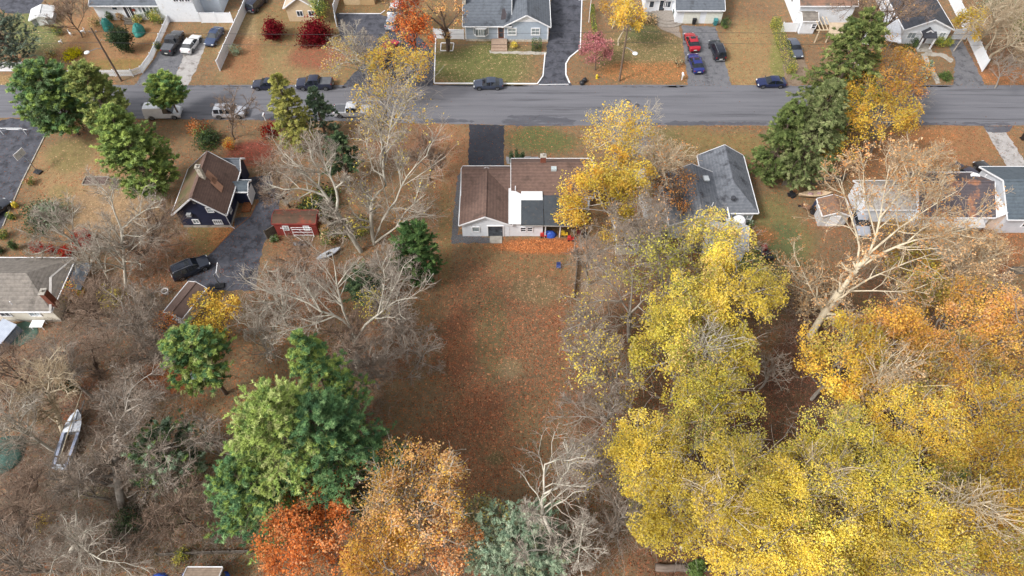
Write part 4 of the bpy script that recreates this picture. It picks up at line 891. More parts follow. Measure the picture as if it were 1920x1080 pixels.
def tarp(label, u, v, rx, ry, h, c, sd, name='covered_shrub', cat='covered shrub'):
    mb = MB(); mb.blob((0,0,0), (rx,ry,h), 18, 8, .1, sd, True); mb.blob((.1,-ry*.55,0), (rx*.75,ry*.6,h*.5), 14, 6, .12, sd+5, True)
    o = part(name, mb, c, None, True); o.location = G(u, v) - Vector((0,0,.02)); tag(o, label, cat); return o
TEAL = M('teal_cover', (44,132,122), (30,104,98), 3, .6); GREENT = M('green_tarp', (52,92,82), (40,74,66), 2, .7); BLUET = M('blue_tarp', (52,92,190), (38,70,150), 2, .5)
tarp('teal covered shrub left of the ranch front steps', 204, 54, .85, .9, 1.9, TEAL, 2); tarp('teal covered shrub right of the ranch front steps', 262, 62, .95, 1.2, 1.7, TEAL, 7)
def deer(label, u, v, rz, s=.8):
    o = MB(); o.blob((0,0,.62), (.42,.17,.19), 12, 8); o.tube([(.32,0,.7),(.45,0,1.0)], [.11,.07], 8); o.blob((.52,0,1.06), (.16,.075,.08), 10, 7)
    for x in (-.3,.3):
        for y in (-.1,.1): o.tube([(x,y,.62),(x+.04,y,.3),(x,y,0)], [.07,.045,.035], 6)
    for y in (-.05,.05): o.tube([(.45,y,1.1),(.42,y*2.2,1.26),(.5,y*3,1.38)], .018, 5)
    q = part('lawn_ornament', o, WHITE_TRIM, None, True); q.location = G(u, v); q.rotation_euler.z = rz; q.scale = (s,s,s); tag(q, label, 'lawn ornament')
deer('small white lawn ornament on four legs, leftmost on the ranch lawn', 134, 67, 2.4); deer('white lawn ornament with branching antlers right of its neighbour', 157, 64, .4, .9); deer('white lawn ornament lowest on the ranch lawn above the round bush', 115, 82, .1, .7); deer('white lawn ornament beside the left teal cover', 191, 48, 2.0)
# ---- back yards
r = thing('ride_on_mower', 'red and black ride-on mower on the lawn right of the charcoal house', 'ride-on mower', G(1434,476), RAD(98))
simple_l('deck', r, lambda b: b.box(-.5,.45,-.55,.55,.15,.32), BLACK, bevel=.05); simple_l('hood', r, lambda b: b.prism([(.25,-.3,.35),(1.0,-.27,.35),(1.02,-.25,.7),(.85,-.26,.84),(.25,-.3,.88)], (0,.56,0)), M('mower_red', (150,44,40), None, 4, .4), bevel=.03)
simple_l('seat', r, lambda b: b.box(-.55,-.1,-.24,.24,.58,.68).box(-.66,-.55,-.24,.24,.6,1.0), BLACK, bevel=.03); simple_l('steering_wheel', r, lambda b: b.tube([(.15+.16*math.cos(g),.16*math.sin(g),1.02) for g in [k*math.pi/6 for k in range(13)]], .02, 5).tube([(.28,0,.8),(.15,0,1.02)], .02, 5), BLACK)
simple_l('fender', r, lambda b: b.box(-.75,-.05,-.5,.5,.46,.56), M('mower_dark_red', (100,40,42), None, 4, .5), bevel=.03); simple_l('grass_catcher', r, lambda b: b.box(-1.35,-.8,-.5,.5,.3,.85), BLACK, bevel=.05)
for x, rr in ((.75,.2),(-.5,.27)):
    for sg in (-1, 1): simple_l('wheel', r, lambda b: b.lathe([(rr*.4,-.1),(rr,-.1),(rr,.1),(rr*.4,.1)], (x,sg*.42,rr), 14, 'y'), TYRE)
def canoe(label, u, v, rz, L, W, m, inner, name, cat, z=.0, seats=2):
    r = thing(name, label, cat, G(u, v, z), rz); b = MB(); vs, fs = [], []; n, k = 17, 9
    for i in range(n):
        t = -1+2*i/(n-1); w = W/2*(1-abs(t)**2.4); h = .34+.16*t*t
        for j in range(k): a = math.pi*j/(k-1); vs.append((t*L/2, -w*math.cos(a), h-(h-.02)*math.sin(a)**.8))
    for i in range(n-1):
        for j in range(k-1): fs.append((i*k+j, i*k+j+1, (i+1)*k+j+1, (i+1)*k+j))
    b.add(vs, fs); simple = part('hull', b, m, r, True)
    d = MB(); vs, fs = [], []
    for i in range(n):
        t = -1+2*i/(n-1); w = W/2*(1-abs(t)**2.4)*.97; h = .345+.16*t*t
        vs += [(t*L/2,-w,h),(t*L/2,-w*.62,h+.05),(t*L/2,0,h+.05 if abs(t) > .62 else h-.12),(t*L/2,w*.62,h+.05),(t*L/2,w,h)]
    for i in range(n-1):
        for j in range(4): fs.append((i*5+j, (i+1)*5+j, (i+1)*5+j+1, i*5+j+1))
    d.add(vs, fs); part('deck', d, m, r, True)
    for q in range(seats):
        x = (q-(seats-1)/2)*L*.28; s = MB(); s.blob((x,0,.33), (.42,W*.24,.09), 12, 6); part('seat', s, inner, r, True)
    return r
BEIGE = M('beige_hull', (214,190,160), (190,164,134), 2, .5)
canoe('beige two-seat kayak on the cart beside the grey wooden fence', 1527, 366, RAD(3), 4.6, 1.1, BEIGE, M('worn_pink_pad', (190,160,166), (160,120,110), 4, .7), 'kayak', 'kayak', .3)
r = thing('boat_cart', 'dark two-wheeled cart under the beige kayak', 'cart', G(1484,367)); simple_l('axle_frame', r, lambda b: b.box(-.6,.5,-.32,.32,.18,.3).tube([(.4,0,.24),(3.6,.1,.22)], .04, 6), BLACK)
for sg in (-1, 1): simple_l('wheel', r, lambda b: b.lathe([(.1,-.08),(.25,-.08),(.25,.08),(.1,.08)], (0,sg*.44,.25), 14, 'y'), TYRE)
canoe('pale grey upturned kayak lying in the leaves by the red shed', 617, 478, RAD(33), 3.4, .95, M('pale_grey_hull', (196,200,208), (176,180,190), 2, .5), BLACK, 'kayak', 'kayak', .0, 1)
r = thing('charcoal_grill', 'dark round grill on legs in front of the red shed', 'grill', G(565,464))
simple_l('bowl', r, lambda b: b.blob((0,0,.75), (.5,.42,.32), 16, 8), M('grill_enamel', (58,60,66), (48,50,56), 6, .4), True); simple_l('shelf', r, lambda b: b.box(-.85,-.42,-.25,.25,.72,.77).box(.42,.8,-.25,.25,.72,.77), STEEL)
for x in (-.3,.3):
    for y in (-.2,.2): simple_l('leg', r, lambda b: b.tube([(x*.8,y,.6),(x*1.2,y*1.2,0)], .025, 5), STEEL)
r = thing('drying_frame', 'white tubular rack standing before the red shed windows', 'rack', G(571,444))
def rk(b):
    for x in (-1.3,1.3): b.tube([(x,0,0),(x,0,1.9)], .04, 6)
    for z in (.35,.95,1.5,1.88): b.tube([(-1.3,0,z),(1.3,0,z)], .035, 6)
    b.tube([(-1.3,0,.35),(.2,-.9,.02)], .03, 6); b.tube([(1.3,0,.35),(1.1,-.7,.02)], .03, 6); b.tube([(-.4,0,1.5),(.3,0,.35)], .03, 6)
simple_l('rack', r, rk, WHITE_TRIM)
r = thing('clothes_post', 'single white post left of the white rack by the red shed', 'post', G(537,444)); simple_l('post', r, lambda b: b.tube([(0,0,0),(0,0,1.8)], .045, 6).tube([(-.3,0,1.78),(.35,0,1.78)], .035, 6), WHITE_TRIM)
r = thing('sailboat', 'white open sailboat with dark stripes and lowered mast on bare leafy ground', 'sailboat', G(137,826), RAD(93))
vs, fs = [], []; n, k = 15, 9; L, W = 6.6, 2.2
for i in range(n):
    t = i/(n-1); x = L/2-(t)*L if False else -L/2+t*L; w = W/2*(1-t**2.6)*(.78+.22*min(1,t*3)); h = .75+.18*t
    for j in range(k): a = math.pi*j/(k-1); vs.append((x, -max(w,.02)*math.cos(a), h-(h-.05)*math.sin(a)**.75))
for i in range(n-1):
    for j in range(k-1): fs.append((i*k+j, i*k+j+1, (i+1)*k+j+1, (i+1)*k+j))
fs.append(tuple(range(k)))
HULLW = M('dull_white_hull', (222,226,234), (190,198,210), 1.6, .5, spots=((120,124,130), 2.5, .3)); simple_l('hull', r, lambda b: b.add(vs, fs), HULLW, True)
simple_l('foredeck', r, lambda b: b.add([(.6,-.93,.84),(1.6,-.86,.88),(2.5,-.58,.93),(3.25,0,.97),(2.5,.58,.93),(1.6,.86,.88),(.6,.93,.84),(.6,0,.98),(1.8,0,1.04)], [(0,1,8,7),(1,2,8),(2,3,8),(3,4,8),(4,5,8),(5,6,7,8)]), HULLW)
for sg in (-1, 1): simple_l('side_deck', r, lambda b: b.slab([(-3.25,sg*.74,.80),(.6,sg*.95,.86),(.6,sg*.62,.87),(-3.25,sg*.48,.81)][::sg], .05), M('grey_side_deck', (156,166,190), (130,138,160), 2, .5))
simple_l('cockpit_floor', r, lambda b: b.box(-3.1,.55,-.55,.55,.22,.27), M('leafy_cockpit', (120,96,76), (92,74,60), 3, .9)); simple_l('transom', r, lambda b: b.box(-3.3,-2.9,-.72,.72,.7,.8), HULLW)
simple_l('mast', r, lambda b: b.tube([(-2.6,.1,1.0),(.5,.05,1.15),(5.4,-.1,1.35)], .055, 8), M('mast_timber', (200,186,160), None, 4, .6)); simple_l('stripe', r, lambda b: b.bar((1.6,-.3,1.035),(2.9,-.12,1.02),.05,.02).bar((1.6,.3,1.035),(2.9,.12,1.02),.05,.02), M('navy_stripe', (60,70,100), None, 4, .6))
simple_l('trailer_tongue', r, lambda b: b.tube([(2.6,0,.3),(4.6,0,.3)], .06, 6), STEEL)
for sg in (-1, 1): simple_l('trailer_wheel', r, lambda b: b.lathe([(.1,-.09),(.28,-.09),(.28,.09),(.1,.09)], (-.8,sg*.9,.28), 14, 'y'), TYRE)
tarp('dark green tarp over a heap at the left edge below the cream house', 10, 850, 2.2, 2.0, .8, GREENT, 3, 'tarpaulin', 'tarp'); tarp('blue tarp over low shapes at the bottom edge left of the striped shed', 300, 1084, .8, .5, .4, BLUET, 5, 'tarpaulin', 'tarp'); tarp('blue tarp bundle against the left side of the striped shed', 350, 1080, .4, .5, .5, BLUET, 9, 'tarpaulin', 'tarp'); tarp('blue tarp bundle against the right side of the striped shed', 422, 1082, .45, .5, .5, BLUET, 12, 'tarpaulin', 'tarp')
tarp('red bundle squeezed between blue tarp and striped shed', 360, 1077, .3, .7, .55, M('red_cloth', (150,62,52), None, 4, .8), 14, 'bundle', 'bundle')
tarp('silver tarp crumpled under the round green pine', 375, 705, 1.2, 1.2, .5, M('silver_tarp', (196,202,214), (160,168,184), 3, .4), 21, 'tarpaulin', 'tarp')
tarp('green ground sheet spread beside the cream house slide', 42, 624, 1.9, 1.6, .12, M('green_sheet', (78,112,98), (70,92,80), 2, .8), 23, 'ground_sheet', 'ground sheet')
r = thing('garden_table', 'white garden table against the back wall of the cream house', 'table', G(76,613)); simple_l('tabletop', r, lambda b: b.box(-.75,.75,-.5,.5,.7,.76), WHITE_TRIM)
for x in (-.65,.65):
    for y in (-.4,.4): simple_l('leg', r, lambda b: b.box(x-.04,x+.04,y-.04,y+.04,0,.698), WHITE_TRIM)
r = thing('basement_hatch', 'grey ribbed stair enclosure jutting from the back of the cream house', 'stair enclosure', G(8,640), RAD(-24))
RIB = M('ribbed_grey_siding', (146,156,172), (128,138,154), 2, .6, bands=('Y',1.4,.25)); simple_l('wall', r, lambda b: b.prism([(-1.0,-1.8,0),(1.0,-1.8,0),(1.0,-1.8,1.0),(-1.0,-1.8,1.0)], (0,3.8,0)), RIB); simple_l('roof', r, lambda b: b.slab([(-1.1,-1.9,1.04),(1.1,-1.9,1.04),(1.1,2.0,1.5),(-1.1,2.0,1.5)], .08), M('pale_ribbed_roof', (176,184,198), (160,168,184), 2, .5, bands=('X',1.6,.2)))
r = thing('garden_urn', 'white urn on the ground left of the low brown garage', 'urn', G(313,551)); simple_l('bowl', r, lambda b: b.lathe([(.22,0),(.24,.08),(.12,.2),(.2,.35),(.42,.6),(.46,.72),(.38,.74),(.3,.6)], (0,0,0), 16), WHITE_TRIM, True); simple_l('soil', r, lambda b: b.lathe([(.33,.62),(.1,.66)], (0,0,0), 14), M('soil', (66,52,42), None, 4, .95))
LOGM = M('log_bark', (122,108,98), (90,78,70), 3, .95, stretch=(.3,1,1))
def log(label, a, b_, r_):
    A, B = G(*a), G(*b_); A.z = B.z = r_*.92; mb = MB(); n = 6
    mb.tube([A.lerp(B, i/n)+Vector((0,random.Random(i).uniform(-.06,.06),0)) for i in range(n+1)], [r_*(1-.03*i) for i in range(n+1)], 12); tag(part('fallen_log', mb, LOGM, None, True), label, 'log')
log('thick grey log lying straight across the bottom under yellow trees', (1228,1066), (1355,1068), .38)
log('slim pale log in the shade between yellow crowns at the right', (1400,858), (1432,834), .2)
# clutter under the carport and along the house
tarp('crumpled blue tarp under the carport beside the brown-roofed house', 1031, 441, .9, .5, .8, BLUET, 31, 'tarpaulin', 'tarp')
def toy(label, u, v, m, kind):
    r = thing(kind, label, kind.replace('_',' '), G(u, v))
    if kind == 'toy_car':
        simple_l('body', r, lambda b: b.prism([(-.45,-.22,.15),(.45,-.22,.15),(.45,-.22,.4),(.1,-.22,.42),(0,-.22,.75),(-.4,-.22,.75),(-.45,-.22,.45)], (0,.44,0)), m, bevel=.04)
        for x in (-.28,.28):
            for s in (-1,1): simple_l('wheel', r, lambda b: b.lathe([(.04,-.04),(.13,-.04),(.13,.04),(.04,.04)], (x,s*.24,.13), 12, 'y'), TYRE)
    else:
        simple_l('seat', r, lambda b: b.box(-.27,.27,-.25,.25,.4,.45), m); simple_l('backrest', r, lambda b: b.box(-.27,.27,.23,.28,.452,.95), m)
        for x in (-.24,.24):
            for y in (-.22,.22): simple_l('leg', r, lambda b: b.tube([(x,y,.4),(x*1.1,y*1.1,0)], .02, 5), STEEL)
toy('red toy car at the foot of the white back wall beside the carport', 1019, 443, M('toy_red', (190,60,56), None, 4, .4), 'toy_car'); toy('yellow toy car under the outer end of the carport', 1058, 441, M('toy_yellow', (226,188,60), None, 4, .4), 'toy_car'); toy('small red toy car at the carport edge on orange leaves', 1070, 450, M('toy_red', (190,60,56)), 'toy_car')
toy('dark garden chair beyond the carport post', 1096, 447, BLACK, 'garden_chair'); toy('dark red garden chair beside the dark chair past the carport', 1085, 441, M('dark_red_plastic', (110,48,46), None, 4, .6), 'garden_chair')
toy('blue garden chair lying out on the leaf-strewn lawn', 1047, 503, M('blue_plastic', (60,76,130), None, 4, .6), 'garden_chair')
def drum(label, u, v, m, s=1.0):
    mb = MB(); mb.lathe([(.3*s,0),(.31*s,.05),(.29*s,.25),(.31*s,.3),(.29*s,.35),(.31*s,.85*s),(.29*s,.86*s)], (0,0,0), 16); o = part('barrel', mb, m, None); o.location = G(u, v); tag(o, label, 'barrel')
drum('black barrel left of the small panelled shed', 1524, 399, BLACK, 1.3); drum('dark blue barrel standing behind the black barrel', 1527, 388, M('navy_plastic', (54,58,80), None, 4, .5), 1.1)
r = thing('wheelbarrow', 'rusty wheelbarrow tipped on the grass left of the barrels', 'wheelbarrow', G(1508,392), RAD(150)); simple_l('tray', r, lambda b: b.add([(-.45,-.3,.35),(.35,-.22,.35),(.35,.22,.35),(-.45,.3,.35),(-.6,-.42,.65),(.55,-.34,.62),(.55,.34,.62),(-.6,.42,.65)], [(0,1,2,3),(0,4,5,1),(1,5,6,2),(2,6,7,3),(3,7,4,0)]), M('rusty_tray', (140,108,88), (110,80,62), 5, .8)); simple_l('handle', r, lambda b: [b.tube([(.7,s*.08,.2),(-.4,s*.28,.34),(-1.0,s*.32,.5)], .025, 6) for s in (-1,1)], WOOD_GREY); simple_l('wheel', r, lambda b: b.lathe([(.05,-.05),(.2,-.05),(.2,.05),(.05,.05)], (.72,0,.2), 14, 'y'), TYRE)
r = thing('cold_frame', 'low timber garden bed frame on the lawn at the left', 'garden bed', G(180,340)); simple_l('frame', r, lambda b: b.bar((-1.6,.75,.12),(1.6,.75,.12),.1,.24).bar((-1.6,-.75,.12),(1.6,-.75,.12),.1,.24).bar((-1.6,-.69,.12),(-1.6,.69,.12),.1,.24).bar((1.6,-.69,.12),(1.6,.69,.12),.1,.24), M('silvered_timber', (164,156,144), (138,130,120), 5, .9)); simple_l('soil', r, lambda b: b.box(-1.54,1.54,-.69,.69,.0,.1), M('bed_soil', (104,84,80), (80,64,58), 5, .95))
r = thing('trailer', 'white box trailer between the bare trunks and the rusty-roofed house', 'trailer', G(1622,80), RAD(72)); simple_l('box', r, lambda b: b.box(-1.2,1.2,-.7,.7,.5,1.5), WHITE_TRIM, bevel=.05); simple_l('tongue', r, lambda b: b.tube([(1.2,0,.5),(2.2,0,.45)], .05, 6), STEEL)
for s in (-1, 1): simple_l('wheel', r, lambda b: b.lathe([(.1,-.08),(.3,-.08),(.3,.08),(.1,.08)], (0,s*.78,.3), 14, 'y'), TYRE)
tarp('pale tarp over a heap between the peach tree and grey sedan', 1612, 126, 1.6, 1.0, .9, M('pale_cover', (206,202,202), (180,174,176), 3, .6), 41, 'tarpaulin', 'tarp')
# ================================================================ TREES
def nrm(a): return a/np.maximum(np.linalg.norm(a, axis=-1, keepdims=True), 1e-9)
def tubes(P, R, S):
    """P (N,K,3), R (N,K) -> vertices, quads of N tubes of S sides"""
    N, K = P.shape[:2]
    T = np.empty_like(P); T[:,1:-1] = P[:,2:]-P[:,:-2]; T[:,0] = P[:,1]-P[:,0]; T[:,-1] = P[:,-1]-P[:,-2]; T = nrm(T)
    ref = np.where(np.abs(T[...,2:3]) > .9, np.array([1.,.13,0]), np.array([0,.07,1.])); A = nrm(np.cross(T, ref)); B = np.cross(T, A)
    g = 2*np.pi*np.arange(S)/S
    V = P[:,:,None] + (A[:,:,None]*np.cos(g)[:,None] + B[:,:,None]*np.sin(g)[:,None])*R[:,:,None,None]
    idx = (np.arange(N)*K*S)[:,None,None] + (np.arange(K-1)*S)[None,:,None]; k = np.arange(S)[None,None,:]; k2 = (k+1)%S
    F = np.stack([idx+k, idx+k2, idx+S+k2, idx+S+k], -1).reshape(-1,4)
    return V.reshape(-1,3), F
def join(parts):
    Vs, Fs, o = [], [], 0
    for V, F in parts: Vs.append(V); Fs.append(F+o); o += len(V)
    return np.concatenate(Vs), np.concatenate(Fs)
def resample(pts, K):
    pts = np.array(pts, float); d = np.r_[0, np.cumsum(np.linalg.norm(np.diff(pts, axis=0), axis=1))]; t = np.linspace(0, d[-1], K)
    return np.stack([np.interp(t, d, pts[:,i]) for i in range(3)], 1)
def children(rg, P, R, n, ang=(30,65), lf=(.3,.55), K=5, t=(.25,1), up=.15, wander=.14, rf=.6, rmin=.008, maxlen=9.):
    N, K0 = P.shape[:2]; idx = np.repeat(np.arange(N), n); m = len(idx)
    tt = rg.uniform(t[0], t[1], m); f = tt*(K0-1); i = np.minimum(f.astype(int), K0-2); w = (f-i)[:,None]
    p0 = P[idx,i]*(1-w)+P[idx,i+1]*w; r0 = (R[idx,i]*(1-w[:,0])+R[idx,i+1]*w[:,0])*rf; T = nrm(P[idx,i+1]-P[idx,i])
    L = np.linalg.norm(np.diff(P, axis=1), axis=2).sum(1)[idx]
    r = rg.normal(size=(m,3)); perp = nrm(r - (r*T).sum(1,keepdims=True)*T); a = np.radians(rg.uniform(*ang, m))[:,None]
    d = T*np.cos(a)+perp*np.sin(a); d[:,2] += up; d = nrm(d)
    ln = np.minimum(L*rg.uniform(*lf, m)*(1.15-.55*tt), maxlen); st = (ln/(K-1))[:,None]
    out = np.empty((m,K,3)); out[:,0] = p0
    for k in range(1,K):
        d = d + rg.normal(size=(m,3))*wander; d[:,2] += up*.25; d = nrm(d); out[:,k] = out[:,k-1]+d*st
    rad = np.maximum(r0[:,None]*np.linspace(1,.3,K)[None], rmin)
    return out, rad
def quads(pos, nor, size, rg, aspect=1.0, axis=None):
    m = len(pos); r = rg.normal(size=(m,3)) if axis is None else axis
    a = nrm(r - (r*nor).sum(1,keepdims=True)*nor) * size[:,None]*.5; b = np.cross(nor, a)*aspect
    V = np.stack([pos-a, pos+b*.9-a*.1, pos+a, pos-b*.9-a*.1], 1).reshape(-1,3); F = np.arange(m*4).reshape(-1,4)
    return V, F
def leaf_mat(name, trans=.35, var=.3):
    m = bpy.data.materials.new(name); m.use_nodes = True; n, l = m.node_tree.nodes, m.node_tree.links; n.remove(n['Principled BSDF'])
    vc = n.new('ShaderNodeVertexColor'); vc.layer_name = 'leaf'
    d = n.new('ShaderNodeBsdfDiffuse'); t = n.new('ShaderNodeBsdfTranslucent'); mx = n.new('ShaderNodeMixShader'); mx.inputs[0].default_value = trans
    l.new(vc.outputs['Color'], d.inputs['Color']); l.new(vc.outputs['Color'], t.inputs['Color'])
    l.new(d.outputs[0], mx.inputs[1]); l.new(t.outputs[0], mx.inputs[2]); l.new(mx.outputs[0], n['Material Output'].inputs['Surface']); return m
LEAF = leaf_mat('autumn_leaves', .42); NEEDLE = leaf_mat('conifer_needles', .2)
BARK = {k: M('bark_'+k, a, b, 2.5, .95, stretch=(1,1,.35), spots=(c_, 1.2, .25)) for k, a, b, c_ in (
  ('pale', (194,188,174), (160,153,140), (126,128,112)), ('grey', (160,152,142), (128,120,112), (108,104,92)), ('brown', (112,96,84), (84,70,60), (70,60,50)), ('tan', (208,196,172), (176,162,138), (146,136,112)))}
TWIG = {'pale': M('twig_pale', (176,165,152), (148,136,124), 1.5, .95), 'grey': M('twig_grey', (164,150,136), (134,119,107), 1.5, .95), 'brown': M('twig_brown', (158,136,118), (128,106,90), 1.5, .95), 'tan': M('twig_tan', (200,180,152), (168,148,122), 1.5, .95)}
def palette(rg, pal, n):
    w = np.array([p[1] for p in pal], float); w /= w.sum(); return np.array([lin(p[0]) for p in pal])[rg.choice(len(pal), n, p=w)]
YEL_P = [((226,202,84),5),((232,212,106),4),((208,180,70),3),((194,180,90),1.5),((236,204,96),2),((206,184,128),1.2)]
YELG_P = [((214,204,96),4),((192,188,88),4),((158,164,82),2.2),((224,208,108),3),((132,142,74),1)]
GOLD_P = [((220,176,78),4),((230,190,88),3),((212,158,76),3),((198,160,86),2),((180,132,76),1)]
ORG_P = [((222,170,108),4),((214,154,94),3),((230,188,126),3),((200,138,88),1.5),((222,192,104),1.5),((210,172,142),1.5)]
RUST_P = [((208,128,70),4),((194,110,56),4),((224,158,104),2.5),((150,90,58),2),((210,168,124),1.2)]
TAN_P = [((216,182,138),4),((202,164,118),3),((228,202,162),2),((184,142,102),1.5)]
PEACH_P = [((224,160,96),4),((212,140,80),3),((226,180,110),3),((196,120,72),1)]
RED_P = [((128,34,44),5),((104,26,36),4),((152,46,52),2),((84,22,30),2)]
SCAR_P = [((176,44,40),4),((150,36,34),3),((196,66,52),1.5)]
PINK_P = [((188,124,128),4),((168,104,110),3),((206,150,150),2),((146,92,92),1.5)]
ORED_P = [((214,98,48),4),((196,80,40),3),((226,128,62),2),((170,64,36),1)]
GREEN_P = [((112,134,76),4),((94,118,68),4),((134,152,90),2),((76,98,60),2)]
DKGRN_P = [((86,104,74),4),((72,90,66),4),((104,122,84),2),((58,74,56),2)]
SAGE_P = [((154,170,142),4),((136,156,130),4),((176,188,162),2),((114,134,112),2),((158,158,126),1)]
def crown_leaves(rg, P, size, n, jit, pal, env=None, per=None, aspect=.8, tmin=.2, updir=.8, clump=.36, alt=None):
    """leaves along the twigs P (N,K,3); each twig keeps its own tint so that clumps differ"""
    N, K = P.shape[:2]; wt = rg.uniform(0,1,N)**1.6+.03; b = rg.choice(N, n, p=wt/wt.sum()); f = rg.uniform(tmin, 1, n)*(K-1); i = np.minimum(f.astype(int), K-2); w = (f-i)[:,None]
    pos = P[b,i]*(1-w)+P[b,i+1]*w + rg.normal(size=(n,3))*jit
    base = palette(rg, pal, N); mix = palette(rg, pal, n); q = rg.uniform(.35,.95,(n,1)); C = base[b]*q + mix*(1-q)
    # larger drifts of tone through the crown
    ph = rg.uniform(0,6.28,3); dr = np.sin(pos[:,0]*.55+ph[0])+np.sin(pos[:,1]*.6+ph[1])+np.sin(pos[:,2]*.7+ph[2])
    if alt is not None:                     # drifts of another tint through the crown
        a2 = palette(rg, alt, n); g = np.clip((np.sin(pos[:,0]*.9+ph[1])+np.sin(pos[:,1]*.8+ph[2])+np.sin(pos[:,2]*.9+ph[0])+rg.normal(size=n)*.5-.9)*.8, 0, .85)[:,None]; C = C*(1-g)+a2*g
    C = C*(1+clump*.4*dr[:,None])*rg.uniform(.86,1.13,(n,1))
    if env is not None:
        c, r = env; k = (((pos-c)/r)**2).sum(1) < 1.25; pos, C = pos[k], C[k]
    nor = rg.normal(size=pos.shape); nor[:,2] = np.abs(nor[:,2])+updir; nor = nrm(nor)
    sz = rg.uniform(.7,1.35,len(pos))*size; V, F = quads(pos, nor, sz, rg, aspect); return V, F, np.repeat(np.clip(C,0,1),4,0)
def leaf_obj(name, V, F, C, parent, m): me = np_mesh(name, V, F); col_attr(me, 'leaf', C); return link_mesh(name, me, m, parent)
def wood_obj(name, parts, parent, m): V, F = join(parts); return link_mesh(name, np_mesh(name, V, F, True), m, parent)
def limbs_random(rg, h, r, zc, rz, n, lean=(0,0), K=8, fork=.3, r0=None, low=-.6):
    """trunk and main limbs that reach out to the crown's envelope (root at the origin)"""
    r0 = r0 or h*.016+.06; top = np.array([lean[0], lean[1], zc+rz*.55])
    tr = resample([(0,0,-.2),(rg.normal()*.15,rg.normal()*.15,h*fork*.6),(lean[0]*.5+rg.normal()*.4,lean[1]*.5+rg.normal()*.4,h*fork+ (zc-h*fork)*.5), top], K)
    P, R = [tr], [np.linspace(r0, r0*.25, K)]
    for k in range(n):
        t = rg.uniform(fork,.85); a = 2*np.pi*(k/n)+rg.uniform(-.5,.5); el = rg.uniform(low, 1.25)
        st = tr[int(t*(K-1))]; tgt = np.array([lean[0]+r*np.cos(a)*np.cos(el)*.92, lean[1]+r*np.sin(a)*np.cos(el)*.92, zc+rz*np.sin(el)*.92])
        mid = st*.55+tgt*.45 + rg.normal(size=3)*r*.09; mid[2] += .08*r; m2 = st*.2+tgt*.8+rg.normal(size=3)*r*.1
        P.append(resample([st,mid,m2,tgt],K)); R.append(np.linspace(r0*(.6-.3*t), .03, K))
    return np.stack(P), np.stack(R)
def limbs_drawn(base, limbs, K=9):
    P, R = [], []
    for pts, ra, rb in limbs:
        w = np.array([list(G(*p)) for p in pts]) - np.array(list(base)); 
        q = resample(w, K); P.append(q); R.append(np.linspace(ra*.64, rb*1.0, K))
    return np.stack(P), np.stack(R)
_seed = [100]
def rng(): _seed[0] += 1; return np.random.default_rng(_seed[0])
def leafy(label, u, v, zc, rp, pal, n=8000, size=.24, rzf=.8, bark='grey', name='leafy_tree', cat='tree', group=None, base=None, nl=10, jit=.32, bare=0, limbs=None, rx=None, env=True, twigmat=None, sub=(7,5), thick=1.0, sub2=0, alt=None):
    """deciduous tree with leaves; u, v, zc = centre of the crown; rp = its radius in photo pixels"""
    rg = rng(); c = G(u, v, zc); k = mpp(u, v, zc); r = rp*k; rz = min(r*rzf, zc*.85)
    b = G(*base) if base else Vector((c.x, c.y, 0)); lean = (c.x-b.x, c.y-b.y)
    t = thing(name, label, cat, b, 0, group)
    if limbs: P0, R0 = limbs_drawn(b, limbs)
    else: P0, R0 = limbs_random(rg, zc, r, zc, rz, nl, lean)
    R0 = R0*thick
    P1, R1 = children(rg, P0, R0, sub[0], t=(.35,1), lf=(.3,.55), rmin=.016); P2, R2 = children(rg, P1, R1, sub[1], t=(.2,1), lf=(.4,.75), K=4, rmin=.011)
    tw = [tubes(P0,R0,7), tubes(P1,R1,4), tubes(P2,R2,3)]; P3 = None
    if bare or sub2: P3, R3 = children(rg, P2, R2, sub2 or 3, lf=(.5,.9), K=3, rmin=.009); tw.append(tubes(P3,R3,3))
    wood_obj('trunk', tw, t, BARK[bark])
    e = (np.array([lean[0],lean[1],zc]), np.array([r,r,rz])) if (env and not limbs) else None
    if n: V, F, C = crown_leaves(rg, P2 if P3 is None else P3, size, n, jit, pal, e, alt=alt); leaf_obj('crown', V, F, C, t, LEAF)
    return t
def bare(label, u, v, zc, rp, bark='grey', nl=9, sub=(8,6,4), base=None, limbs=None, name='bare_tree', group=None, leaves=None, rzf=.8, thick=1.0, nleaf=0, size=.2, low=-.3, up=.15, lf=(.3,.6), rmin=.0095):
    rg = rng(); c = G(u, v, zc); r = rp*mpp(u, v, zc); rz = min(r*rzf, zc*.85); b = G(*base) if base else Vector((c.x, c.y, 0)); lean = (c.x-b.x, c.y-b.y)
    t = thing(name, label, 'tree', b, 0, group)
    P0, R0 = limbs_drawn(b, limbs) if limbs else limbs_random(rg, zc, r, zc, rz, nl, lean, low=low); R0 = R0*thick
    P1, R1 = children(rg, P0, R0, sub[0], t=(.3,1), lf=lf, up=up, rmin=.03, wander=.2); P2, R2 = children(rg, P1, R1, sub[1], t=(.2,1), lf=(.35,.7), K=5, up=up, rmin=.018, wander=.2, rf=.7)
    P3, R3 = children(rg, P2, R2, sub[2], t=(.15,1), lf=(.4,.8), K=4, up=up, rmin=rmin, wander=.2, rf=.7)
    wood_obj('trunk', [tubes(P0,R0,8), tubes(P1,R1,5)], t, BARK[bark]); wood_obj('crown', [tubes(P2,R2,3), tubes(P3,R3,3)], t, TWIG[bark])
    if nleaf: V, F, C = crown_leaves(rg, P3, size, nleaf, .12, leaves); leaf_obj('leaves', V, F, C, t, LEAF)
    return t
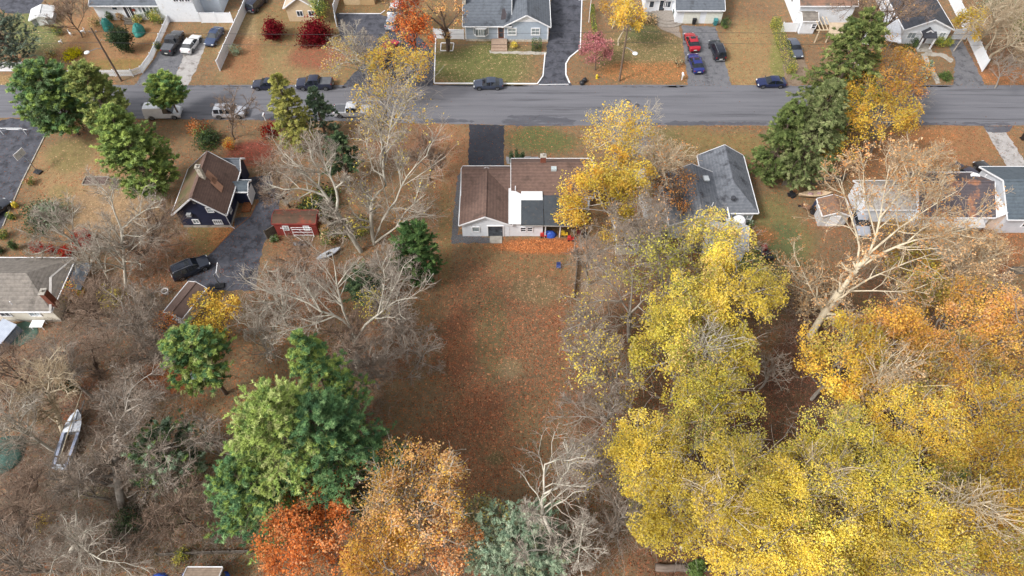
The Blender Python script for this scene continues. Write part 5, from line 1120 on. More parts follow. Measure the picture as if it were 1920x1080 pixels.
def conifer(label, u, v, h, rp, pal, nb=90, tuft=.55, droop=.0, base_frac=.12, name='pine_tree', shape=.75, nsub=7, nt=4, q=8, group=None, top=None, asp=.22, dead=0, lean=(0,0), flat=1.0):
    """u, v = foot on the ground; h height; rp = half-width in photo pixels near mid-height"""
    rg = rng(); b = G(u, v, h) if top else G(u, v); b.z = 0; r = rp*mpp(u, v, h*.45); t = thing(name, label, 'tree', b, 0, group)
    K = 6; tr = resample([(0,0,-.2),(lean[0]*.5+rg.normal()*.1,lean[1]*.5+rg.normal()*.1,h*.5),(lean[0],lean[1],h)], 9); z = rg.uniform(base_frac, .99, nb)**.9
    env = r*np.minimum(1, (1-z)**shape*1.25+.06)*np.minimum(1,.55+z*1.8)*rg.uniform(.8,1.08,nb); a = np.arange(nb)*2.399+rg.uniform(-.3,.3,nb); tuft = tuft*.7; nt = max(nt, 7)
    P0 = np.empty((nb,K,3)); s = np.linspace(0,1,K)[None]; ax = np.interp(z*h, tr[:,2], tr[:,0]); ay = np.interp(z*h, tr[:,2], tr[:,1])
    P0[...,0] = ax[:,None]+np.cos(a)[:,None]*env[:,None]*s; P0[...,1] = ay[:,None]+np.sin(a)[:,None]*env[:,None]*s
    P0[...,2] = (z*h)[:,None] + env[:,None]*(s*(.22*(1-droop))+s**2*(.16-.75*droop))*flat; P0 += rg.normal(size=P0.shape)*.06*s[...,None]*r*.3
    R0 = np.maximum(env[:,None]*.012*(1.2-s), .012)
    P1, R1 = children(rg, P0, R0, nsub, ang=(30,60), t=(.2,1), lf=(.22,.45), K=4, up=.05-.25*droop, rmin=.01)
    z0_ = P1[:,:1,2]; P1[...,2] = z0_ + (P1[...,2]-z0_)*.4 + np.linspace(0,1,4)[None]*(.16-.3*droop)
    wood_obj('trunk', [tubes(tr[None], np.linspace(h*.014+.08,.03,9)[None], 8), tubes(P0,R0,4)], t, BARK['brown'])
    N = len(P1); m = N*nt; bi = np.repeat(np.arange(N), nt); f = rg.uniform(.1,1,m)*3; i = np.minimum(f.astype(int),2); w = (f-i)[:,None]
    tp = P1[bi,i]*(1-w)+P1[bi,i+1]*w; out = nrm(P1[bi,i+1]-P1[bi,i]+np.array([0,0,.3-.6*droop])); base = palette(rg, pal, N)
    li = np.repeat(np.arange(m), q); d = nrm(out[li]+rg.normal(size=(m*q,3))*np.array([.5,.5,.32])); L = tuft*rg.uniform(.6,1.25,m*q)
    pos = tp[li]+d*(L*.45)[:,None]; nor = nrm(rg.normal(size=d.shape)*.6+np.array([0,0,1.])); V, F = quads(pos, nor, L, rg, asp, d)
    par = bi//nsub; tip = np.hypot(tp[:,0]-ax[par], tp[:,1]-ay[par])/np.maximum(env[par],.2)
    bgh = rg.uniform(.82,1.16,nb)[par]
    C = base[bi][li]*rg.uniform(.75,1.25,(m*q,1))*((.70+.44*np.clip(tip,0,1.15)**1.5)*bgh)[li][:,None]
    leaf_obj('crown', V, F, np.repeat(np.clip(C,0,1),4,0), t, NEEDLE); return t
def bush(label, u, v, rp, h, pal, n=1500, size=.16, name='bush', cat='bush', group=None, box=None, ry=None, m=None, needle=False, ncl=40):
    rg = rng(); b = G(u, v); r = rp*mpp(u, v, h*.5); size = max(size, min(.3, r*.13)); ryy = (ry*mpp(u,v,h*.5) if ry else r); t = thing(name, label, cat, b, 0, group)
    a = rg.uniform(0,6.28,9); K = 4; P = np.zeros((9,K,3)); s = np.linspace(0,1,K)[None]
    P[...,0] = np.cos(a)[:,None]*r*.7*s; P[...,1] = np.sin(a)[:,None]*ryy*.7*s; P[...,2] = h*.8*s**.8*rg.uniform(.6,1,9)[:,None]
    wood_obj('stems', [tubes(P, np.repeat(np.linspace(.05,.015,K)[None],9,0), 4)], t, BARK['brown'])
    if box:
        p = rg.uniform(-1,1,(n,3)); k = rg.integers(0,3,n); sg = np.sign(rg.uniform(-1,1,n)); p[np.arange(n),k] = sg*rg.uniform(.85,1.02,n); p = p*np.array([r,ryy,h*.5])+np.array([0,0,h*.52])
        base = palette(rg, pal, n)
    else:
        cl = rg.normal(size=(ncl,3)); cl = nrm(cl)*rg.uniform(.45,.9,(ncl,1)); cl[:,2] = np.abs(cl[:,2])*1.0 if h < r*1.4 else cl[:,2]; bc = palette(rg, pal, ncl); j = rg.integers(0,ncl,n)
        p = cl[j]+rg.normal(size=(n,3))*.2; p = p*np.array([r,ryy,h*.5 if h >= r*1.4 else h*.95])+np.array([0,0,h*.5 if h >= r*1.4 else .05]); p[:,2] = np.abs(p[:,2]); base = bc[j]
    nor = nrm(nrm(p-np.array([0,0,h*.3]))+rg.normal(size=p.shape)*.7); V, F = quads(p, nor, rg.uniform(.7,1.3,n)*size, rg, .7); C = base*rg.uniform(.75,1.25,(n,1))
    leaf_obj('crown', V, F, np.repeat(np.clip(C,0,1),4,0), t, NEEDLE if needle else LEAF); return t

# ---------------------------------------------------------------- the great bare trees left of the middle
L1 = [([(677,472,0),(662,448,2.4),(645,420,5),(632,402,6.5),(626,392,7.4)],.42,.33), ([(626,392,7.4),(612,368,9.2),(598,350,10.5),(580,334,12),(560,312,13.5),(534,288,14.5)],.27,.04), ([(612,368,9.2),(585,358,10.2),(562,353,11),(535,356,11.5),(505,346,12)],.2,.03), ([(630,400,7),(634,378,9),(630,352,11),(618,328,12.5),(608,305,14),(600,272,16)],.28,.04),
      ([(630,352,11),(644,340,12),(656,330,13)],.14,.04), ([(618,328,12.5),(622,302,14),(626,270,15.5)],.14,.04), ([(598,350,10.5),(600,322,13),(584,296,15),(580,270,16)],.15,.03), ([(585,358,10.2),(560,372,10),(540,376,10.5)],.1,.03), ([(640,415,5.4),(618,404,6.5),(600,400,7)],.1,.03)]
bare('big pale bare tree leaning left from behind the white upturned kayak', 590, 330, 12, 95, 'pale', limbs=L1, base=(677,472), sub=(10,8,5), thick=1.15)
L2 = [([(702,458,0),(698,440,1.6),(696,415,3.8),(697,392,6),(698,376,7.6)],.36,.28), ([(698,376,7.6),(706,364,8.6),(724,348,10),(722,332,11),(714,312,12.3),(724,286,14),(731,245,16.5),(738,205,18.5)],.24,.05), ([(702,450,.8),(712,425,3),(720,404,5),(742,378,7.5),(752,350,9.8),(762,332,11),(782,308,12.8),(802,290,14)],.28,.04), ([(704,455,.4),(720,442,1.6),(742,428,3.2),(756,402,5.5),(776,382,7.5),(798,364,9)],.24,.03),
      ([(698,400,5),(684,384,6.6),(672,362,8.4),(658,348,10)],.12,.03), ([(722,332,11),(700,318,12),(690,286,14.5),(684,250,16)],.16,.03), ([(714,312,12.3),(716,270,15),(706,226,17.5)],.15,.03), ([(731,245,16.5),(752,215,18),(770,180,19.5)],.12,.03), ([(752,350,9.8),(748,318,12),(756,286,14)],.12,.03), ([(776,382,7.5),(786,352,9.5),(792,336,10.5)],.1,.03), ([(724,286,14),(742,262,15.5),(764,246,16.5)],.12,.03)]
bare('tall many-limbed bare tree with sparse yellow top, right of the leaning pale tree', 740, 300, 12, 110, 'pale', limbs=L2, base=(702,458), sub=(11,8,5), leaves=YEL_P, nleaf=450)
L3 = [([(670,690,0),(668,660,3),(666,632,5.5)],.42,.34), ([(666,632,5.5),(655,608,7.5),(630,592,9),(602,584,10.2),(572,564,11.5),(540,554,12.2),(500,546,13)],.26,.03), ([(655,608,7.5),(644,585,9.5),(638,560,11.5),(632,536,13),(628,502,15),(622,470,16.5)],.22,.03), ([(667,640,5),(688,604,7.5),(708,592,8.5),(724,576,9.8),(748,561,11),(782,558,12)],.26,.03), ([(724,576,9.8),(732,550,11.8),(746,528,13),(756,500,14.5)],.15,.03), ([(602,584,10.2),(588,560,12),(568,530,13.5)],.13,.03), ([(630,592,9),(600,604,9.4),(560,616,10),(520,624,10.5)],.14,.03), ([(632,536,13),(650,510,14.5),(668,490,15.5)],.1,.03), ([(666,650,4),(648,665,5),(640,680,5.5)],.12,.04), ([(708,592,8.5),(716,560,11),(722,520,13.5),(716,490,15)],.13,.03)]
bare('wide bare tree forking low between the big green pine and the lawn', 640, 560, 12, 130, 'pale', limbs=L3, base=(670,690), sub=(10,8,5), thick=1.05)
bare('twiggy grey dead tree at the left edge of the leafy lawn', 695, 690, 5, 58, 'grey', nl=16, sub=(8,6,3), low=-.2)
bare('low bare shrub-like tree right of the twiggy dead tree', 775, 660, 4, 62, 'grey', nl=10, sub=(7,6,4))
bare('small bare tree standing on the street side of the big white-limbed trees', 690, 110, 5, 40, 'grey', nl=7, sub=(6,5,4))
# ---------------------------------------------------------------- lower left
W1 = [([(228,950,0),(222,912,2.6),(219,882,4.6),(217,852,6.6)],.62,.44), ([(217,852,6.6),(215,822,8.4),(220,798,10),(236,772,11.6),(240,745,13)],.36,.05), ([(221,895,3.6),(240,864,5),(262,857,6.2),(285,851,7.6),(320,838,9.5)],.34,.05), ([(219,882,4.6),(200,872,5.4),(184,864,6.4),(178,850,7.2)],.26,.05), ([(216,830,8),(240,812,9.6),(262,790,11.4),(275,770,12)],.26,.04), ([(220,798,10),(206,770,11.6),(192,740,13)],.22,.04), ([(236,772,11.6),(262,758,12.4),(288,744,13)],.18,.04), ([(217,852,6.6),(228,835,8),(236,812,9.6)],.24,.08)]
bare('heavy trunked bare tree with one pale limb to the right, lower left', 230, 790, 10, 95, 'grey', limbs=W1, base=(228,950), sub=(11,8,5), thick=.95)
W2 = [([(118,812,0),(108,780,3),(98,752,5.5),(90,735,7)],.36,.24), ([(90,735,7),(93,718,8.5),(90,695,10.5),(92,675,12)],.2,.03), ([(90,735,7),(76,710,9),(70,680,11)],.16,.03), ([(93,718,8.5),(112,704,9.8),(128,690,11)],.14,.03), ([(95,735,7.2),(122,728,8.6),(130,745,8.5)],.14,.03), ([(112,795,1.6),(80,772,4),(50,766,6),(15,790,6.5)],.2,.03), ([(98,752,5.5),(60,742,7.5),(24,728,9)],.14,.03)]
bare('bare tree with light upright limbs beside the white sailboat', 80, 730, 8, 90, 'tan', limbs=W2, base=(118,812), sub=(11,8,5))
W3 = [([(262,830,0),(248,800,3),(240,765,6),(238,740,8)],.3,.2), ([(238,740,8),(250,725,9.5),(268,710,11),(285,700,12)],.16,.03), ([(238,740,8),(236,715,10),(232,690,12)],.14,.03), ([(240,750,7.2),(262,750,8.4),(290,742,10)],.14,.03), ([(242,780,4.6),(222,760,7),(215,740,8.5)],.12,.03)]
bare('slender bare tree right of the sailboat with forked pale limbs', 250, 740, 9, 78, 'grey', limbs=W3, base=(262,830), sub=(9,8,6))
W4 = [([(190,735,0),(188,705,2.8),(178,682,5)],.28,.2), ([(178,682,5),(174,664,7),(168,640,9)],.16,.03), ([(176,674,5.8),(192,656,8),(205,640,9.5)],.14,.03), ([(188,702,3),(212,688,5),(235,668,7.5)],.14,.03)]
bare('bare tree with pinkish twigs behind the ivy-clad trunk', 190, 650, 8, 75, 'brown', limbs=W4, base=(190,735), sub=(10,8,5))
W5 = [([(132,1035,0),(140,1022,3),(144,1012,6)],.34,.26), ([(144,1012,6),(128,994,8),(124,976,10)],.18,.03), ([(144,1012,6),(158,998,8),(172,990,10)],.16,.03), ([(143,1015,5),(165,1035,7),(190,1050,9),(225,1055,10)],.18,.03), ([(143,1015,5),(110,1035,7),(98,1060,8.5),(92,1085,9)],.18,.03), ([(146,1018,5),(150,1050,7),(156,1080,8.5)],.16,.03), ([(190,1050,9),(188,1072,9.5)],.08,.03)]
bare('white-limbed bare tree seen from above at the bottom left', 140, 1010, 8, 100, 'pale', limbs=W5, base=(132,1035), sub=(8,7,5))
bare('bare tree with brown twigs at the left edge below the green tarp', 40, 960, 7, 80, 'brown', nl=9, sub=(9,8,6), base=(62,1000))
bare('bare tree in the bottom left corner with pale twigs', 20, 1040, 8, 70, 'grey', nl=8, sub=(8,6,4)); bare('bare brown tree between the heavy trunk and the green pine', 330, 960, 6, 75, 'brown', nl=8, sub=(8,6,4))
bare('bare grey tree against the dull green evergreen, lower left', 385, 820, 7, 55, 'grey', nl=7, sub=(7,6,4)); bare('bare tree with a broken top at the left edge by the cream house', 25, 690, 6, 65, 'brown', nl=8, sub=(9,8,6))
bare('dense bare tree right of the cream house chimney', 185, 570, 6, 70, 'brown', nl=10, sub=(9,7,5), base=(195,620)); bare('greyish bare tree behind the round green pine', 255, 600, 6, 68, 'grey', nl=10, sub=(9,7,5)); bare('bare thicket tree beside the orange sapling', 290, 650, 5, 45, 'grey', nl=8, sub=(8,6,4))
W6 = [([(236,540,0),(234,510,2.4),(232,470,5.6),(228,430,8.5)],.34,.2), ([(228,430,8.5),(250,410,10),(275,392,11.2),(300,388,11.8)],.18,.03), ([(228,430,8.5),(214,396,11),(208,370,13),(182,340,14.5)],.2,.03), ([(208,370,13),(216,345,14.5),(222,335,15)],.1,.03), ([(234,500,3.2),(205,470,5),(205,440,7),(212,420,8.5)],.18,.03), ([(205,470,5),(188,466,5.6),(178,440,7.2),(165,425,8.2)],.14,.03), ([(233,480,4.8),(262,455,7),(280,430,9)],.14,.03), ([(232,490,4),(258,492,5),(265,496,5.5)],.1,.03)]
bare('tall pale bare tree between the red bushes and the navy house', 230, 410, 10, 80, 'pale', limbs=W6, base=(236,540), sub=(11,8,5), thick=.9)
W7 = [([(165,486,0),(150,464,2.2),(130,446,4.4),(108,432,6.2)],.28,.16), ([(108,432,6.2),(88,412,8),(66,400,9)],.14,.03), ([(150,464,2.2),(112,450,3.8),(76,440,5.2),(58,452,5.2)],.16,.03), ([(155,470,1.8),(136,440,4.8),(136,410,7.2),(135,372,10)],.16,.03), ([(158,475,1.4),(130,470,2.6),(100,462,3.8),(66,478,3.6)],.14,.03), ([(135,440,4.8),(112,414,7),(96,390,9)],.12,.03)]
bare('arching bare tree spreading left over the scarlet bushes', 115, 430, 6, 70, 'pale', limbs=W7, base=(165,486), sub=(9,8,6), thick=.85)
bare('bare tree leaning over the roof end of the cream house', 175, 485, 5, 48, 'pale', nl=8, sub=(7,6,4)); bare('thin bare tree in front of the navy house gable', 300, 440, 6, 66, 'brown', nl=8, sub=(8,7,4), base=(265,500))
# ---------------------------------------------------------------- bottom middle
B1 = [([(1058,1105,0),(1056,1080,3),(1050,1040,6.5),(1043,1008,9)],.5,.36), ([(1043,1008,9),(1028,992,10.5),(1020,968,12),(1013,946,13.5),(1020,925,14.8),(1023,905,15.8),(1016,888,16.5),(1021,871,17.2),(1048,861,18)],.3,.05), ([(1020,925,14.8),(1047,914,15.6),(1052,896,16.4),(1064,884,16.8),(1070,866,17.6),(1094,864,18)],.18,.03), ([(1046,1015,8.6),(1020,1032,9.4),(1000,1030,10.2),(975,1038,10.8)],.18,.03), ([(1050,1040,6.5),(1078,1028,8.5),(1088,1022,9.2),(1105,1040,10),(1125,1056,10.6)],.2,.03), ([(1088,1022,9.2),(1090,1000,10.5),(1095,975,12)],.15,.04), ([(1013,946,13.5),(1000,958,13.8),(994,975,13.8)],.1,.03), ([(1020,968,12),(996,960,13),(985,948,14)],.1,.03), ([(1064,884,16.8),(1065,850,18),(1062,830,18.8)],.12,.03), ([(1088,1022,9.2),(1084,1050,9.8),(1092,1080,10.2)],.12,.03)]
bare('twisted white bare tree at the bottom edge right of the sage evergreen', 1040, 960, 12, 90, 'pale', limbs=B1, base=(1058,1105), sub=(10,8,5))
bare('grey bare tree between the twisted white tree and the yellow crowns', 1170, 960, 8, 62, 'grey', nl=8, sub=(7,6,4)); bare('small bare tree at the foot of the lawn', 1110, 880, 6, 60, 'grey', nl=8, sub=(8,6,4), leaves=YEL_P, nleaf=250)
# ---------------------------------------------------------------- right of the lawn
R1_ = [([(1178,640,0),(1179,610,2.6),(1181,588,4.6)],.32,.26), ([(1181,588,4.6),(1166,566,6.6),(1160,548,8.2),(1140,528,9.6),(1120,520,10.2)],.2,.03), ([(1181,588,4.6),(1196,574,6.2),(1212,555,7.8),(1235,548,8.6),(1262,550,9)],.2,.03), ([(1166,566,6.6),(1130,562,7.6),(1100,570,8),(1076,560,8.8)],.15,.03), ([(1181,588,4.6),(1184,556,7.6),(1186,520,10.4),(1176,490,12.5)],.18,.03), ([(1180,600,3.6),(1150,592,5),(1110,598,6),(1060,620,6.2)],.15,.03), ([(1196,574,6.2),(1214,590,6.4),(1210,610,6)],.1,.03)]
bare('spreading bare tree right of the lawn below the tan-roofed shed', 1150, 545, 8, 95, 'grey', limbs=R1_, base=(1178,640), sub=(9,6,3), rmin=.013, leaves=YEL_P, nleaf=700)
bare('bare tree with scattered yellow leaves halfway down the right side of the lawn', 1120, 690, 7, 85, 'grey', nl=12, sub=(8,6,3), rmin=.013, base=(1178,770), leaves=YEL_P, nleaf=1500)
bare('leafless tree with down-swept grey twigs beside the lowest lawn corner', 1120, 790, 6, 75, 'grey', nl=11, sub=(8,6,3), rmin=.013, base=(1176,800)); bare('thin bare tree overhanging the lawn edge near the middle right', 1110, 620, 5, 55, 'grey', nl=8, sub=(8,6,3))
bare('bare tree with twiggy crown in front of the tan-roofed shed', 1200, 430, 8, 70, 'grey', nl=9, sub=(9,8,6), base=(1200,500), leaves=ORG_P, nleaf=300); bare('bare tree at the lawn end of the wire fence', 1110, 480, 6, 52, 'grey', nl=8, sub=(7,6,3))
leafy('yellow and orange maple growing over the right end of the brown-roofed house', 1135, 368, 7.5, 98, GOLD_P[:4]+YEL_P[:4], 13500, .23, .8, base=(1180,455), nl=12)
leafy('golden maple rising behind the yellow and orange maple near the street', 1155, 268, 9, 76, GOLD_P[:3]+YEL_P[:3], 4200, .22, 1.0, 'tan', base=(1190,330), nl=10, bare=1)
bare('feathery bare tree top right of the golden maple', 1235, 305, 9, 55, 'tan', nl=8, sub=(9,7,5), leaves=PEACH_P, nleaf=500)
leafy('sparse orange tree in front of the charcoal hip roof', 1258, 355, 7, 50, PEACH_P, 1500, .2, .8, 'brown', nl=9, bare=1, base=(1270,440)); leafy('thin yellow-green tree hiding the white outbuilding', 1335, 455, 8, 74, YELG_P+YEL_P+TAN_P[:1], 6500, .22, .7, 'grey', nl=9, bare=1, base=(1340,520)); leafy('sparse yellow tree by the tan-roofed shed', 1230, 490, 7, 70, YELG_P, 2600, .22, .8, 'grey', nl=9, bare=1, base=(1250,560))
# yellow wood
YG = 'yellow maples in the back woods'
for lab, u, v, zc, rp, pal, n in (
 ('bright yellow maple bordering the mower lawn', 1385, 535, 11, 88, YEL_P, 10000), ('pale yellow-green maple left of the bright yellow maple', 1290, 580, 10, 80, YELG_P+YEL_P, 6500), ('broad yellow maple beside the bare trees in the middle of the wood', 1300, 660, 11, 110, YEL_P+YELG_P[:2], 11500),
 ('yellow maple with greenish centre above the lower lawn corner', 1340, 770, 11, 92, YEL_P+YELG_P[:3], 9500), ('yellow maple nearest the lower lawn corner', 1210, 850, 11, 82, YEL_P, 9500), ('deep yellow maple between the grey bare tree and the fallen log', 1265, 950, 11, 88, YEL_P, 9500),
 ('yellow maple over the right end of the thick log', 1400, 920, 13, 105, YEL_P, 12000), ('yellow maple cut by the bottom edge near the thick log', 1420, 1035, 12, 90, YEL_P, 9500), ('pale yellow maple in the gap above the slim pale log', 1575, 815, 10, 74, YELG_P+YEL_P, 5500), ('yellow maple with a bare twiggy middle', 1530, 915, 12, 100, YEL_P+YELG_P[:2], 9500),
 ('yellow maple at the bottom edge below the twiggy maple', 1560, 1035, 12, 105, YEL_P, 12000), ('yellow maple with dark gaps showing leaning trunks', 1670, 910, 13, 90, YEL_P+YELG_P[:2], 6000), ('large yellow maple at the bottom edge toward the right corner', 1710, 1010, 13, 110, YEL_P, 12500),
 ('golden maple in the bottom right corner', 1860, 1020, 12, 105, GOLD_P+YEL_P[:3], 11000), ('rusty gold maple at the right edge above the corner', 1850, 900, 12, 100, GOLD_P+YEL_P[:2], 9500), ('bright yellow maple at the right edge, middle of the wood', 1865, 770, 12, 92, YEL_P[:2]+GOLD_P, 9500),
 ('yellow-green maple inside the wood left of the bright right-edge maple', 1725, 790, 11, 92, YEL_P+GOLD_P[:2], 8500), ('gold maple beside the foot of the leaning pale tree', 1590, 668, 10, 92, GOLD_P+YEL_P[:3], 10000), ('orange-gold maple under the leaning pale tree', 1690, 650, 10, 98, GOLD_P+ORG_P[:2], 10000), ('orange maple at the upper right of the wood', 1800, 590, 10, 92, ORG_P+GOLD_P, 9500), ('amber maple at the right edge above the wood', 1895, 620, 11, 92, ORG_P+GOLD_P[:2], 9500), ('gold maple with tan gaps in the heart of the right wood', 1780, 700, 11, 90, GOLD_P+ORG_P, 8500)):
    leafy(lab, u, v, zc, rp, pal, int(n*(1.45 if v < 700 else 1.85)), .195 if v < 700 else .158, .62, 'grey', 'maple_tree', group=YG, nl=11, sub=(8,5), alt=[((166,164,84),4),((140,146,72),3),((206,178,122),3),((186,150,100),1.5)])
for lab, u, v, r_, col_ in (('young green-leaved tree under the yellow crowns by the lawn', 1232, 610, 26, YELG_P[1:]+GREEN_P[:1]), ('low green bush beneath the deep yellow maple', 1195, 965, 22, YELG_P[1:]+GREEN_P[:1]), ('dark green understorey bush between the leaning trunks', 1640, 870, 40, GREEN_P), ('green understorey bush in the gap near the right edge', 1770, 900, 45, GREEN_P+YELG_P), ('green shrub below the thick log', 1300, 1074, 16, GREEN_P)):
    bush(lab, u, v, r_, 3.0, col_, 1800, .22)
bare('grey bare sapling crown showing through the twiggy maple', 1530, 890, 13, 36, 'tan', nl=10, sub=(6,4,3)); bare('bare tree whose twigs cross the shaded gap beside the mower lawn', 1450, 690, 5, 36, 'grey', nl=6, sub=(6,5,3)); bare('grey bare crown rising through the broad yellow maple', 1330, 640, 13, 36, 'pale', nl=7, sub=(6,4,3)); bare('grey bare crown rising among the bottom yellow maples', 1345, 945, 14, 34, 'tan', nl=7, sub=(5,4,3)); bare('grey bare crown poking out of the right wood', 1850, 945, 15, 40, 'tan', nl=7, sub=(6,4,3)); bare('bare grey crown above the gold maple by the leaning tree', 1680, 690, 13, 40, 'tan', nl=8, sub=(6,4,3), leaves=TAN_P, nleaf=500)
bare('bare tree between the curving drive and the wide bare tree', 520, 560, 6, 70, 'pale', nl=9, sub=(7,6,4), base=(540,610)); bare('low pale bare tree against the tip of the pine clump', 490, 630, 5, 60, 'pale', nl=8, sub=(7,6,4)); bare('brown bare tree behind the wide bare tree by the cedar', 735, 500, 6, 55, 'grey', nl=9, sub=(8,6,4)); bare('brown thicket tree between the upturned kayak and the wide bare tree', 560, 500, 5, 55, 'brown', nl=9, sub=(8,6,4)); bare('grey thicket tree on the lawn side of the wide bare tree', 745, 610, 5, 60, 'grey', nl=9, sub=(8,6,4)); bare('brown bare tree above the dark side of the pine clump', 660, 640, 6, 60, 'brown', nl=9, sub=(8,6,4))
bare('pale bare tree at the left edge above the green tarp', 20, 790, 8, 60, 'pale', nl=8, sub=(8,6,4)); bare('bare tree between the sailboat and the ivy-clad column', 110, 690, 7, 50, 'grey', nl=8, sub=(8,6,4)); bare('grey bare tree just right of the heavy trunk', 290, 880, 7, 60, 'grey', nl=8, sub=(8,6,4)); bare('grey bare tree left of the heavy trunk among brown brush', 150, 900, 6, 65, 'grey', nl=9, sub=(8,6,4))
# the big leaning tree
RT = [([(1517,632,0),(1545,588,4.5),(1576,546,8.5)],.62,.46), ([(1576,546,8.5),(1606,505,11.5),(1626,482,13)],.42,.3), ([(1626,482,13),(1642,445,15),(1650,408,17),(1658,360,19),(1668,310,21)],.24,.03), ([(1606,505,11.5),(1650,476,13.5),(1702,453,15),(1768,440,16),(1835,424,17)],.26,.03), ([(1606,505,11.5),(1612,458,14),(1600,420,16),(1586,376,18),(1576,336,20)],.24,.03), ([(1630,475,13.4),(1686,428,16),(1738,392,18),(1795,358,19.5)],.22,.03), ([(1560,566,6.5),(1630,522,9.5),(1700,492,11.5),(1760,472,12.5)],.24,.03), ([(1545,588,4.5),(1522,545,7.5),(1508,515,9.5),(1490,480,11)],.16,.03), ([(1642,445,15),(1630,400,17),(1618,350,19.5),(1620,310,21)],.16,.03), ([(1650,408,17),(1690,360,19),(1720,315,21)],.16,.03), ([(1576,546,8.5),(1640,545,9.5),(1700,548,10),(1740,532,11)],.16,.03), ([(1702,453,15),(1750,410,17),(1790,390,18)],.14,.03)]
bare('big pale tree leaning right with fan of tan-leaved limbs', 1650, 440, 14, 150, 'tan', limbs=RT, base=(1517,632), sub=(9,7,4), leaves=TAN_P+PEACH_P[:2], nleaf=5200, size=.2, thick=.95)
bare('tan-leaved tree growing in front of the house with bright white gable', 1800, 500, 8, 88, 'tan', nl=11, sub=(9,7,5), leaves=TAN_P, nleaf=3800, size=.2, base=(1800,560)); bare('twiggy tan tree at the street side of the leaf-strewn roof', 1715, 325, 7, 75, 'tan', nl=9, sub=(9,7,5), leaves=TAN_P+PEACH_P, nleaf=1800, size=.19, base=(1690,370)); bare('tan-leaved tree between the panelled shed and the yellow maple', 1520, 545, 5, 50, 'tan', nl=8, sub=(7,6,4), leaves=TAN_P, nleaf=1100, size=.19)
leafy('olive-gold tree under the limbs of the leaning tree', 1720, 520, 6, 70, YELG_P[1:]+GOLD_P, 3400, .22, .7, 'grey', nl=9); leafy('low gold tree beside the white gable end', 1700, 440, 4, 46, GOLD_P+TAN_P, 1300, .2, .8, 'grey', nl=8, bare=1)
# ---------------------------------------------------------------- bottom middle-left: oaks and pines
leafy('rust-red oak at the bottom edge right of the big pine', 572, 1005, 10, 88, RUST_P, 10500, .2, .75, 'brown', 'oak_tree', nl=12); leafy('slim rust-red oak top against the dark side of the big pine', 630, 905, 11, 30, RUST_P, 1200, .2, .9, 'brown', 'oak_tree', nl=8)
leafy('orange and gold oak between the rust-red oak and the lawn', 765, 935, 10, 112, ORG_P+TAN_P[:2]+GOLD_P[:2], 9500, .19, .75, 'pale', 'oak_tree', nl=13, sub=(8,6)); leafy('golden oak at the bottom edge below the orange oak', 715, 1040, 10, 70, GOLD_P+ORG_P[:2], 7500, .19, .75, 'grey', 'oak_tree', nl=10); leafy('dull rust oak right of the golden oak at the bottom', 842, 1012, 8, 62, ORG_P[:2]+RUST_P+TAN_P, 3600, .19, .75, 'grey', 'oak_tree', nl=10)
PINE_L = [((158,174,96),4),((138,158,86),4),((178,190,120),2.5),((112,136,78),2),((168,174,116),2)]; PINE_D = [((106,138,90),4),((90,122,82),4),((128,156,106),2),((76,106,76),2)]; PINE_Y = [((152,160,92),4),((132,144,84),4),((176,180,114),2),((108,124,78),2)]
conifer('bluish green pine darkened as the shaded lawn side of the great pine clump', 580, 768, 20, 106, PINE_D, 190, .5, nsub=10, nt=6, q=8, shape=.6, top=1, asp=.18)  # darker needle palette paints in the shade on the clump's right side
conifer('light yellow-green pine coloured as the lit middle of the great pine clump', 490, 752, 22, 114, PINE_L, 210, .5, nsub=10, nt=6, q=8, shape=.6, top=1, asp=.18); conifer('light green pine at the upper tip of the great pine clump', 558, 628, 20, 66, PINE_L[:2]+PINE_D[:2], 130, .5, nsub=9, nt=6, q=8, shape=.75, top=1, asp=.18); conifer('sage tinted pine at the lower left of the great pine clump', 436, 885, 15, 88, PINE_L[1:2]+PINE_L[3:4]+PINE_D, 140, .5, nsub=9, nt=6, q=8, shape=.6, top=1, asp=.18)  # yellow-green pine: the clump's sunlit left side is put into its lighter palette
conifer('round green pine behind the silver tarp', 424, 738, 12, 62, PINE_L[:2]+PINE_D[:2]+PINE_L[3:], 100, .6, shape=.35, base_frac=.4, nsub=8); leafy('golden round tree just above the round green pine', 400, 590, 5, 50, YEL_P[:3]+GOLD_P, 4200, .22, .8, 'brown', nl=9); leafy('orange sapling at the foot of the low brown garage', 308, 605, 3.5, 22, ORED_P+ORG_P, 750, .2, 1.0, 'brown', nl=7)
conifer('dull green evergreen wound with bare twigs, lower left', 355, 885, 9, 72, SAGE_P[:2]+DKGRN_P+GREEN_P[:1], 80, .5, shape=.45, nsub=7, base_frac=.1); conifer('sage green evergreen at the bottom edge below the lawn', 970, 1065, 10, 100, SAGE_P, 130, .45, shape=.45, nsub=9, base_frac=.1); leafy('olive green shrub tree between the sage evergreen and the dull rust oak', 905, 985, 5, 55, SAGE_P[:2]+YELG_P[2:]+TAN_P[:1], 3200, .2, .8, 'grey', nl=9)
conifer('dark green cedar standing at the left edge of the lawn', 792, 528, 10, 47, [((82,108,64),4),((66,92,56),4),((104,128,74),2)], 110, .5, shape=.4, base_frac=.05, nsub=8, name='cedar_tree', flat=1.4); conifer('low dark evergreen half under the wide bare tree', 690, 560, 5, 40, DKGRN_P, 60, .45, shape=.4, base_frac=.05); leafy('small yellow-leaved tree inside the wide bare tree', 700, 570, 4, 34, YELG_P+YEL_P, 600, .18, .9, 'grey', nl=7)
